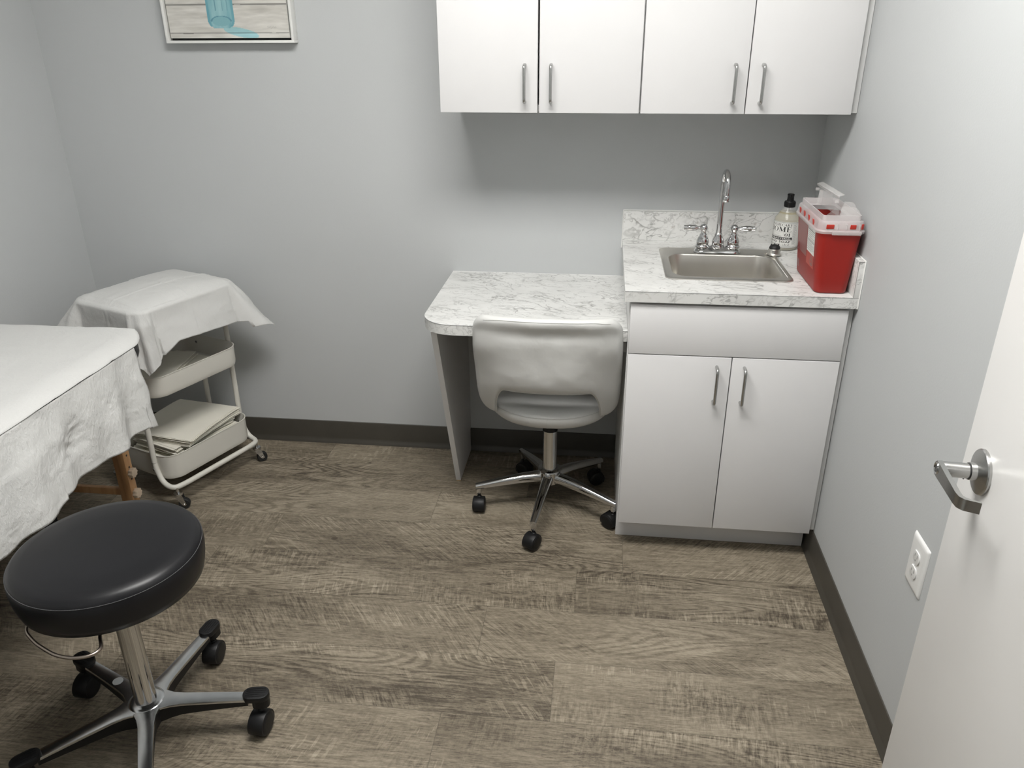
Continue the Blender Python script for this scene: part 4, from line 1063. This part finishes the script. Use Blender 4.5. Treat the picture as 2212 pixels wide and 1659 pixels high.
# ------------------------------------------------------------------ black doctor's stool
def stool():
    hx, hy = -1.7859, -1.5390; D = .0235
    t = thing('rolling_stool', 'round black padded stool on polished five-arm base with casters', 'stool', (hx, hy, 0))
    zt = .552; R = .2
    prof = [(.05, .4640), (.186, .4645), (.193, .4665), (.197, .472), (.2005, .490), (.2025, .510), (.2020, .524), (.1990, .5345), (.1950, .5415), (.186, .5480), (.165, .5520), (.11, .5535), (.05, .5538), (0, .5538)]
    prof = [(r*.983, z+D-(.009 if z < .47 else 0)) for r, z in prof]; b = NB(); lathe(b, prof, (hx, hy, 0), 96); seat = finish('seat', b, M['black_vinyl'], t, angle=60)
    b = NB(); tube(b, [(hx+.1964*math.cos(2*PI*k/96), hy+.1964*math.sin(2*PI*k/96), .5560) for k in range(96)], .0009, 6, closed=True); finish('seam', b, M['seam'], seat)
    b = NB()
    for k in range(230):
        a = 2*PI*k/230; a2 = a+.016
        tube(b, [(hx+.1972*math.cos(a), hy+.1972*math.sin(a), .5570), (hx+.1972*math.cos(a2), hy+.1972*math.sin(a2), .5570)], .0005, 4)
    finish('stitching', b, simple('stitch_thread', (.10, .10, .105), .7), seat)
    b = NB(); lathe(b, [(.15, .472), (.15, .4790), (.02, .4790)], (hx, hy, 0), 40); lathe(b, [(.036, .472), (.034, .42), (.03, .41)], (hx, hy, 0), 32); finish('seat_plate', b, M['black_plastic'], t)
    b = NB(); lathe(b, [(.0245, .46), (.0245, .122), (.0250, .121)], (hx, hy, 0), 40); finish('column', b, M['chrome'], t, angle=50)
    # hand ring lever
    pts = []
    Z = .460
    ring = [(-1.835, -1.58), (-1.900, -1.672), (-1.890, -1.700), (-1.845, -1.730), (-1.784, -1.757), (-1.742, -1.761), (-1.710, -1.748), (-1.703, -1.727), (-1.728, -1.695), (-1.755, -1.62)]
    for i, (x, y) in enumerate(ring):
        e = min(i, len(ring)-1-i); z = Z + (.018 if e == 0 else .004 if e == 1 else 0); pts.append((x, y, z))
    P = smooth_path(pts, .02, 4); b = NB(); tube(b, P, .0038, 10); finish('height_ring', b, simple('bronze_wire', (.34, .29, .25), .3, 1), t)
    # five-arm casting
    a0 = .1854
    b = NB(); Rp = .268
    lathe(b, [(.024, .1215), (.034, .1205), (.042, .1180), (.046, .112), (.046, .085), (.040, .072), (.02, .072)], (hx, hy, 0), 40)
    b2 = NB(); base = []
    for k in range(5):
        a = a0 + 2*PI*k/5; fw = Vector((math.cos(a), math.sin(a), 0)); sd = Vector((-fw.y, fw.x, 0)); c = Vector((hx, hy, 0)); loops = []; under = []
        for s, z, w_, h_ in ((.022, .1185, .038, .050), (.045, .1180, .028, .048), (.060, .1172, .0225, .044), (.085, .1165, .0190, .038), (.14, .1150, .0170, .032), (.20, .1130, .0155, .026), (.242, .1115, .0145, .022)):
            p = c + fw*s
            # polished top cap
            loops.append([p + sd*w_ + Vector((0, 0, z-.004)), p + sd*w_*.93 + Vector((0, 0, z-.001)), p + sd*w_*.5 + Vector((0, 0, z)), p - sd*w_*.5 + Vector((0, 0, z)), p - sd*w_*.93 + Vector((0, 0, z-.001)), p - sd*w_ + Vector((0, 0, z-.004)), p - sd*w_*.96 + Vector((0, 0, z-.008)), p + sd*w_*.96 + Vector((0, 0, z-.008))])
            under.append([p + sd*w_*.93 + Vector((0, 0, z-.0082)), p - sd*w_*.93 + Vector((0, 0, z-.0082)), p - sd*w_*.80 + Vector((0, 0, z-h_)), p + sd*w_*.80 + Vector((0, 0, z-h_))])
        loft(b, loops, True, True); loft(b2, under, True, True)
    # webs between neighbouring arms so that the star reads as one casting
    for k in range(5):
        a = a0 + 2*PI*(k+.5)/5
        out = []
        for q in range(9):
            s = -1+2*q/8; rr2 = .047 + .022*abs(s)**2.0; aa = a + s*R_(30); out.append((hx+rr2*math.cos(aa), hy+rr2*math.sin(aa)))
        out = [(hx, hy)] + out; prism(b, out, .104, .1165)
    base = finish('base', b, M['alu'], t, angle=50)
    finish('base_underside', b2, M['black_plastic'], base, angle=40)
    yaws = [86, 92, 88, 70, 100]
    for k in range(5):
        a = a0 + 2*PI*k/5; fw = Vector((math.cos(a), math.sin(a), 0)); sd = Vector((-fw.y, fw.x, 0)); c = Vector((hx, hy, 0))
        A = Matrix.Translation(c) @ Matrix((fw, sd, Vector((0, 0, 1)))).transposed().to_4x4()
        b = NB(); prism(b, rrect(.230, -.0205, .294, .0205, .020, 7), .1035, .1200, .003, 2, mat=A)
        prism(b, rrect(.250, -.0165, .292, .0165, .014, 6), .080, .1045, .001, 1, mat=A)
        for q in range(5): box(t2 := NB(), (.238, -.0125+q*.00625-.0009, .1195), (.286, -.0125+q*.00625+.0009, .1211), .0004) and merge(b, t2, A)
        finish('foot_cap', b, M['black_plastic'], t, angle=40)
        p = c + fw*.268; twin_caster(t, 'caster', (p.x, p.y, .081), R_(yaws[k]), .0320, .0205)
    a = a0 + 2*PI*2/5; fw = Vector((math.cos(a), math.sin(a), 0)); q = Vector((hx, hy, 0)) + fw*.115
    b = NB(); lathe(b, [(.0125, .1155), (.0125, .1168), (0, .1168)], q, 28); finish('sticker', b, M['silver_sticker'], base)
stool()

# ------------------------------------------------------------------ utility cart
CC = Vector((-2.315, -.315, 0)); CA = R_(68.4)
cu_, cw_ = Vector((math.cos(CA), math.sin(CA), 0)), Vector((math.sin(CA), -math.cos(CA), 0))
def CW(u, w_, z): return CC + cu_*u + cw_*w_ + Vector((0, 0, z))
CM = Matrix.Translation(CC) @ Matrix((cu_, -cw_, Vector((0, 0, 1)))).transposed().to_4x4()   # local x=u, y=-w
TU, TW = .200, .158
def cart():
    t = thing('utility_cart', 'white three-tier metal cart on casters holding folded paper, in the far left corner', 'cart', CC, CA)
    for zb, zr in ((.108, .205), (.434, .512), (.676, .752)):
        b = NB()
        def lp(iu, z, r): return [CM @ Vector((x, y, z)) for x, y in rrect(-TU+iu, -TW+iu, TU-iu, TW-iu, r, 8)]
        L = [lp(.012, zb, .048), lp(.004, zb+.002, .055), lp(.0015, zb+.008, .058), lp(0, zb+.02, .058), lp(0, zr-.002, .058), lp(-.0015, zr-.001, .059), lp(-.0015, zr+.0005, .059), lp(.0015, zr+.001, .057), lp(.0025, zr-.001, .056), lp(.0025, zb+.012, .055), lp(.008, zb+.004, .05), lp(.014, zb+.003, .045)]
        loft(b, L, True, True); tr = finish('tray', b, M['cart'], t, angle=40)
        b = NB()
        for u, w_ in ((.1975, -.085), (.1975, .085), (-.1975, -.085), (-.1975, .085)):
            s = 1 if u > 0 else -1
            lathe(b := NB(), [(.0048, 0), (.0045, .002), (.002, .0032), (0, .0034)], CW(u, w_, (zb+zr)/2+.006), 14, axis=-cu_*s); finish('screw', b, M['nickel'], tr)
    # frame: each side is one bent tube, down from the top, round under the side and up again
    for s in (-1, 1):
        wu, wo = s*.085, s*.158; uo = .2075; zb = .088
        pts = [CW(-uo, wu, .740), CW(-uo, wu, .13), CW(-uo-.004, wo, zb), CW(0, wo+s*.008, zb), CW(uo+.004, wo, zb), CW(uo, wu, .13), CW(uo, wu, .740)]
        pts = [CW(-uo, wu, .740), CW(-uo, wu, .155), CW(-uo-.002, s*.115, .098), CW(-uo+.000, wo+s*.004, zb), CW(-uo+.05, wo+s*.012, zb), CW(uo-.05, wo+s*.012, zb), CW(uo, wo+s*.004, zb), CW(uo+.002, s*.115, .098), CW(uo, wu, .155), CW(uo, wu, .740)]
        P = smooth_path(pts, .055, 6); b = NB(); tube(b, P, .0098, 14); finish('frame_tube', b, M['cart'], t, angle=60)
        for su in (-1, 1):
            finish('joint', lathe(NB(), [(.0101, .178), (.0101, .1765)], CW(su*uo, wu, 0), 18), M['nickel'], t)
            finish('screw', lathe(NB(), [(.005, .0), (.0045, .0025), (0, .004)], CW(su*(uo+.0085), wu, .152), 14, axis=cu_*su), M['nickel'], t)
    cy = [(-.197, .166, 20), (.195, .166, 35), (-.197, -.166, 60), (.195, -.166, 10)]
    for u, w_, a in cy:
        p = CW(u, w_, 0); ar = R_(a) ; fw = Vector((math.cos(ar), math.sin(ar), 0)); sd = Vector((-fw.y, fw.x, 0))
        b = NB(); lathe(b, [(.006, .088), (.006, .068), (.0155, .067), (.017, .062), (.0155, .058), (.006, .057)], p, 24)
        c = p + fw*.016 + Vector((0, 0, .0205))
        for s in (-1, 1):
            q = [p + fw*(-.012) + sd*s*.0125 + Vector((0, 0, .058)), p + fw*.014 + sd*s*.0125 + Vector((0, 0, .058)), c + fw*.008 + sd*s*.0125 + Vector((0, 0, -.002)), c + fw*.0 + sd*s*.0125 + Vector((0, 0, -.006)), c - fw*.007 + sd*s*.0125 + Vector((0, 0, 0))]
            loft(b, [[x - sd*.0006 for x in q], [x + sd*.0006 for x in q]], True, True)
            lathe(b, [(.0032, 0), (.0028, .0014), (0, .002)], c + sd*s*.0131, 12, axis=sd*s)
        o = finish('caster', b, M['chrome'], t, angle=40)
        b = NB(); lathe(b, [(.008, -.0112), (.0185, -.0112), (.0205, -.008), (.0205, .008), (.0185, .0112), (.008, .0112)], c, 28, axis=sd); finish('wheel', b, M['black_rubber'], o, angle=40)
    return t
cart()

# folded paper drapes in the cart
def folded_paper(name, label, group, c, rot, hw, hh, th, sag=0., tilt=(0, 0), seed=0, layers=3, curl=0.):
    """a folded disposable drape: several thin layers joined at the fold, slightly bent"""
    rnd = random.Random(seed); A = CM @ Matrix.Translation(c) @ Matrix.Rotation(rot, 4, 'Z') @ Matrix.Rotation(tilt[0], 4, 'X') @ Matrix.Rotation(tilt[1], 4, 'Y')
    b = NB(); lt = th/layers
    for l in range(layers):
        z0 = l*lt; j = rnd.uniform(-.005, .005); k = rnd.uniform(-.005, .005); nx, ny = 14, 10; tk = lt*.62
        def P(x, y, z):
            bend = sag*((x/hw)**2) + curl*max(0, (y/hh-.6))**2 + .0022*fbm(x*7, y*7, 0)
            return A @ Vector((x+j, y+k, z+bend))
        for side in (0, 1):
            V = [[b.verts.new(P(-hw+2*hw*i/nx, -hh+2*hh*m/ny, z0+side*tk)) for m in range(ny+1)] for i in range(nx+1)]
            for i in range(nx):
                for m in range(ny): b.faces.new((V[i][m], V[i+1][m], V[i+1][m+1], V[i][m+1]))
            if side == 0: V0 = V
            else:
                for i in range(nx):
                    b.faces.new((V0[i][0], V0[i+1][0], V[i+1][0], V[i][0])); b.faces.new((V0[i][ny], V0[i+1][ny], V[i+1][ny], V[i][ny]))
                for m in range(ny):
                    b.faces.new((V0[0][m], V0[0][m+1], V[0][m+1], V[0][m])); b.faces.new((V0[nx][m], V0[nx][m+1], V[nx][m+1], V[nx][m]))
    o = finish(name, b, M['drape'], angle=45); tag(o, label, 'folded paper', group)
    # origin at the thing's own base
    ctr = A.translation.copy(); o.data.transform(Matrix.Translation(-ctr)); o.location = ctr
    return o
rnd = random.Random(5)
NP = 13; zb = .1118; gp = 'folded paper drapes stacked in the bottom tray'
z = zb
for k in range(NP):
    th = (.0095 + rnd.uniform(-.001, .0012)) if k else .006
    top = k == NP-1
    lab = 'top sheet of the thick cream paper stack in the bottom tray of the cart' if top else ('lowest, widest cream paper lying flat on the bottom tray of the cart' if k == 0 else 'cream folded paper drape inside the thick stack in the bottom tray of the cart')
    hw, hh = (.155, .135) if k == 0 else (.142+rnd.uniform(-.011, .009), .116+rnd.uniform(-.012, .009))
    off = (-.012, 0) if k == 0 else (.010+rnd.uniform(-.007, .007), rnd.uniform(-.008, .008) - .004)
    rot = 0 if k == 0 else rnd.uniform(-.07, .09)
    if k >= NP-3: hw, hh, rot = .150, .136, .16+.025*(k-NP+3); off = (.0225, -.002*(k-NP+3)+.006)
    folded_paper('folded_paper', lab, gp, Vector((off[0], off[1], z)), rot, hw, hh, th*.92, sag=-.0004*k, seed=k, layers=2 if k == 0 else 4, curl=0 if k < 9 else .002)
    z += th + .0008
gm = 'folded paper drapes in the middle tray'
gl = 'cream folded paper low in the middle tray of the cart, almost hidden under the others'
for k, (u, w_, rot, hw, hh, lab) in enumerate(((-.010, -.008, .02, .148, .110, gl), (-.006, .004, -.03, .146, .108, gl),
                                             (-.012, .012, .04, .140, .106, 'cream folded paper squared to the middle tray, third from the top there'),
                                             (-.020, .020, .07, .138, .106, 'cream folded paper squared to the middle tray, just under the slanting ones'),
                                             (-.040, .013, .43, .134, .068, 'lower of two cream folded papers slanting across the middle tray of the cart'),
                                             (-.043, .010, .47, .133, .070, 'topmost cream folded paper slanting across the middle tray of the cart'))):
    folded_paper('folded_paper', lab, gm, Vector((u, -w_, .4385 + k*.0088)), rot, hw, hh, .0074, seed=40+k, layers=3)

# paper sheet draped over the cart's top tray
def cart_sheet():
    SU, SWd = .385, .308; zt = .7660; b = NB(); NU, NW = 170, 140
    hu, hw_ = TU+.008, TW+.006; rc = .045
    def fn(a, c):
        s, q = (a-.5)*2*SU, (c-.5)*2*SWd
        if q > 0: q *= 1 + .50*max(0, min(.13, -.085-s))/SWd*(q/SWd)
        rot = R_(3); u, w_ = s*math.cos(rot) - q*math.sin(rot) + .008, s*math.sin(rot) + q*math.cos(rot) + .004
        ku = max(-hu+rc, min(hu-rc, u)); kw = max(-hw_+rc, min(hw_-rc, w_))
        e = Vector((u-ku, w_-kw)); L = e.length
        n1 = fbm(u*5, w_*5, 3.1, 1., 4); n2 = fbm(u*14, w_*14, 7.7, 1., 3)
        crease = .0022*math.exp(-((s+.004)/.0035)**2) + .0022*math.exp(-((q-.03)/.0035)**2) - .0016*math.exp(-((s-.19)/.004)**2) + .0018*math.exp(-((s+.19)/.004)**2)
        crown = .016*(1-(u/hu)**2)*(1-(w_/hw_)**2)
        if L <= rc: return CW(u, w_, zt + .009 + max(0, crown) + .0045*n1 + .0026*n2 + crease*1.4 - .010*(L/rc)**2)
        o = e/L; over = L-rc; dg = abs(o.x*o.y)*2
        if o.x > .1 and o.y > .1 and over > .17: over = .225 + (over-.225)*.55
        if o.x < -.1 and o.y > .1 and over > .20: over = .20 + (over-.20)*.4
        fl = R_(9) + R_(7)*dg
        if o.x > .1 and o.y > .1: fl += R_(20)*dg**1.3         # this corner stands out like stiff paper
        if o.x < 0: fl = R_(5)
        if o.x < 0 and o.y < 0: fl = R_(6) + R_(34)*dg
        flap = 0
        if o.y > .2 and o.x > -.5:
            flap = 1/(1+math.exp((u - (-.195 + .85*max(0, over-.01)))/.0075))*min(1, over/.03)*0
        r0 = .014
        if over < r0*1.3: hz = over*.80; dz = .001 + over*over/(2*r0*1.3)*1.0
        else: hz = r0*1.04 + (over-r0*1.3)*math.sin(fl); dz = .001 + r0*.65 + (over-r0*1.3)*math.cos(fl)
        k = min(1, over/.06); th = math.atan2(o.y, o.x)
        wob = (.0035*math.sin(11*th + 14*over) + .006*n1 + .0022*n2)*k + crease*k*1.1 + .007*flap
        # pleat where the near corner folds back on itself
        if o.x < 0 and o.y > 0: wob += .010*math.sin(max(0, min(1, (th-R_(98))/R_(40)))*PI)*k
        p = Vector((ku, kw)) + o*(rc + hz + wob)
        return CW(p.x, p.y, zt - dz + .002*n1*k)
    grid(b, NU, NW, fn)
    o = finish('paper_drape', b, M['sheet'], angle=60)
    m = o.modifiers.new('s', 'SOLIDIFY'); m.thickness = .0006
    tag(o, 'white paper drape spread over the top of the cart with hanging corners', 'paper drape')
    c = CW(0, 0, zt); o.data.transform(Matrix.Translation(-c)); o.location = c
cart_sheet()

# ------------------------------------------------------------------ exam table
TX1, TX0, TY1, TY0, TZ = -2.116, -2.745, -.690, -2.50, .757
def exam_table():
    t = thing('exam_table', 'wooden-legged padded table under white sheets along the left wall', 'exam table', ((TX0+TX1)/2, (TY0+TY1)/2, 0))
    b = NB(); L = []
    for ins, z in ((.012, TZ-.070), (.003, TZ-.062), (0, TZ-.05), (0, TZ-.028), (.006, TZ-.0155), (.020, TZ-.006), (.045, TZ)):
        L.append([(x, y, z) for x, y in rrect(TX0+ins, TY0+ins, TX1-ins, TY1-ins, .13, 12)])
    loft(b, L, True, True); finish('padded_top', b, M['black_vinyl'], t, angle=60)
    b = NB(); z0, z1 = TZ-.165, TZ-.071
    box(b, (TX0+.05, TY0+.06, z0), (TX0+.07, TY1-.06, z1)); box(b, (TX1-.07, TY0+.06, z0), (TX1-.05, TY1-.06, z1)); box(b, (TX0+.07, TY1-.08, z0), (TX1-.07, TY1-.06, z1)); box(b, (TX0+.07, TY0+.06, z0), (TX1-.07, TY0+.08, z1))
    finish('apron', b, M['wood'], t)
    for sx in (0, 1):
        for sy in (0, 1):
            x = -2.322 if sx else (TX0+.085); y = -.706 if sy else (TY0+.10)
            b = NB(); box(b, (x-.009, y-.026, .085), (x+.0145, y+.004, TZ-.072), .002)
            leg = finish('leg', b, M['wood'], t)
            b = NB(); xo = x+.015; box(b, (xo, y-.034, .030), (xo+.024, y+.002, .375), .003); ext = finish('leg_extension', b, M['wood'], leg)
            b = NB(); box(b, (xo-.002, y-.036, 0), (xo+.026, y+.004, .032), .004); finish('rubber_foot', b, M['black_rubber'], leg)
            if sx and sy:
                b = NB()
                for q in range(7): finish('peg_hole', lathe(NB(), [(.0038, 0), (.0038, .0006)], (xo+.0239, y-.016, .085+q*.045), 12, axis=(1, 0, 0)), M['slot'], ext)
                for q in (.164, .244):
                    k = NB(); out = []
                    for m in range(48):
                        a = 2*PI*m/48; rr2 = .0165 + .0016*math.cos(8*a); out.append((rr2*math.cos(a), rr2*math.sin(a)))
                    kd = Vector((1, 0, 0)); kx = Vector((-kd.y, kd.x, 0))
                    A = Matrix.Translation(Vector((xo+.020, y-.016, q))) @ Matrix((kx, Vector((0, 0, 1)), kd)).transposed().to_4x4()
                    prism(k, out, .004, .020, .002, 2, mat=A); finish('knob', k, M['knob'], ext)
    b = NB(); box(b, (TX0+.10, -.724, .152), (-2.332, -.708, .178), .002); finish('stretcher', b, M['wood'], t)
exam_table()

# sheets on the table: smooth top sheet with a folded edge and crinkled hanging sheet under it
def table_top_sheet():
    b = NB(); nu, nv = 60, 120
    x0, x1 = TX0-.012, TX1+.008
    def edge(y):        # the far right corner of the sheet leaves the round pad corner bare
        return x1
    def fn(u, v):
        y = TY0 + (TY1+.004-TY0)*v; x = x0 + (x1-x0)*u
        # pull in with the rounded pad corner
        r = .125; cy, cx = TY1-r, TX1-r
        if y > cy and x > cx:
            k = (y-cy)/r; lim = cx + math.sqrt(max(0, 1-min(1, k)**2))*(x1-cx)*1.0
            lim = max(lim, cx + .035); x = cx + (x-cx)*(lim-cx)/(x1-cx)
        z = TZ + .0035 + .0035*fbm(x*3.5, y*3.5, 5, 1, 3) + .0022*abs(fbm(x*9, y*3, 8, 1, 2))
        dx = x - (TX1-.07)
        if dx > 0: z -= (dx/.08)**2*.019
        dy = y - (TY1-.03)
        if dy > 0: z -= (dy/.034)**2*.020
        dl = (TX0+.02) - x
        if dl > 0: z -= (dl/.03)**2*.02
        # folded crease lines
        for yc in (-.93, -1.19, -1.45): z += .0022*math.exp(-((y-yc)/.006)**2)
        z += .0022*math.exp(-((x-(-2.36)-.03*(y+1.2))/.006)**2)
        return Vector((x, y, z))
    grid(b, nu, nv, fn)
    o = finish('table_sheet', b, M['sheet'], angle=60)
    m = o.modifiers.new('s', 'SOLIDIFY'); m.thickness = .0012; m.offset = 1
    tag(o, 'smooth white paper sheet covering the top of the exam table', 'sheet')
    c = Vector(((TX0+TX1)/2, (TY0+TY1)/2, TZ)); o.data.transform(Matrix.Translation(-c)); o.location = c
table_top_sheet()
def table_side_sheet():
    b = NB(); nu, nv = 220, 44
    y1, y0 = -.815, TY0
    def hem(y):
        z = .503 + .006*math.sin(y*9+1) + .005*fbm(y*3, 0, 0, 1, 2)
        if y > -.87: z -= .016*((y+.87)/.05)
        if y < -1.27: z = .505 - .014*min(1, (-1.27-y)/.05) - .01*max(0, min(1, (-1.3-y)/.3))
        return z
    def fn(u, v):
        y = y1 + (y0-y1)*u; zt = TZ-.0160; zb = hem(y); z = zt + (zb-zt)*v
        amp = v**.7
        fold = .017*math.sin(y*23+.6+1.2*math.sin(y*7)) + .008*math.sin(y*51+2*v)
        x = TX1 + .0066 + amp*(.024 + fold*.75)*min(1, v*2.2+.15) + .004*fbm(y*7, z*7, 2, 1, 3)
        yy = y
        if u < .02: yy = y - .012*v + .004*math.sin(v*14)
        # sharp overlap step
        st = 1/(1+math.exp((y+1.270)/.0016)); x += .010*st*v
        # crumples
        for yc, zc, s in ((-1.00, .640, .03), (-1.17, .622, .045), (-1.21, .600, .03)):
            e = math.exp(-(((y-yc)/(s*1.3))**2 + ((z-zc)/(s*.9))**2)); x -= .009*e*abs(fbm(y*22+z*9, z*34, yc, 1, 2)) + .004*e
        return Vector((x, yy, z))
    grid(b, nu, nv, fn)
    o = finish('hanging_sheet', b, M['crepe'], angle=70)
    m = o.modifiers.new('s', 'SOLIDIFY'); m.thickness = .0009; m.offset = 1
    tag(o, 'crinkled white paper sheet hanging down the long side of the exam table', 'sheet')
    c = Vector((TX1, -1.6, TZ-.02)); o.data.transform(Matrix.Translation(-c)); o.location = c
table_side_sheet()

# ------------------------------------------------------------------ view
SC.view_settings.view_transform = 'Standard'; SC.view_settings.look = 'None'
SC.view_settings.gamma = 1; SC.view_settings.use_curve_mapping = False
SC.view_settings.exposure = 0.0
SC.cycles.max_bounces = 10; SC.cycles.diffuse_bounces = 6; SC.cycles.glossy_bounces = 5; SC.cycles.transparent_max_bounces = 16
SC.cycles.use_denoising = True
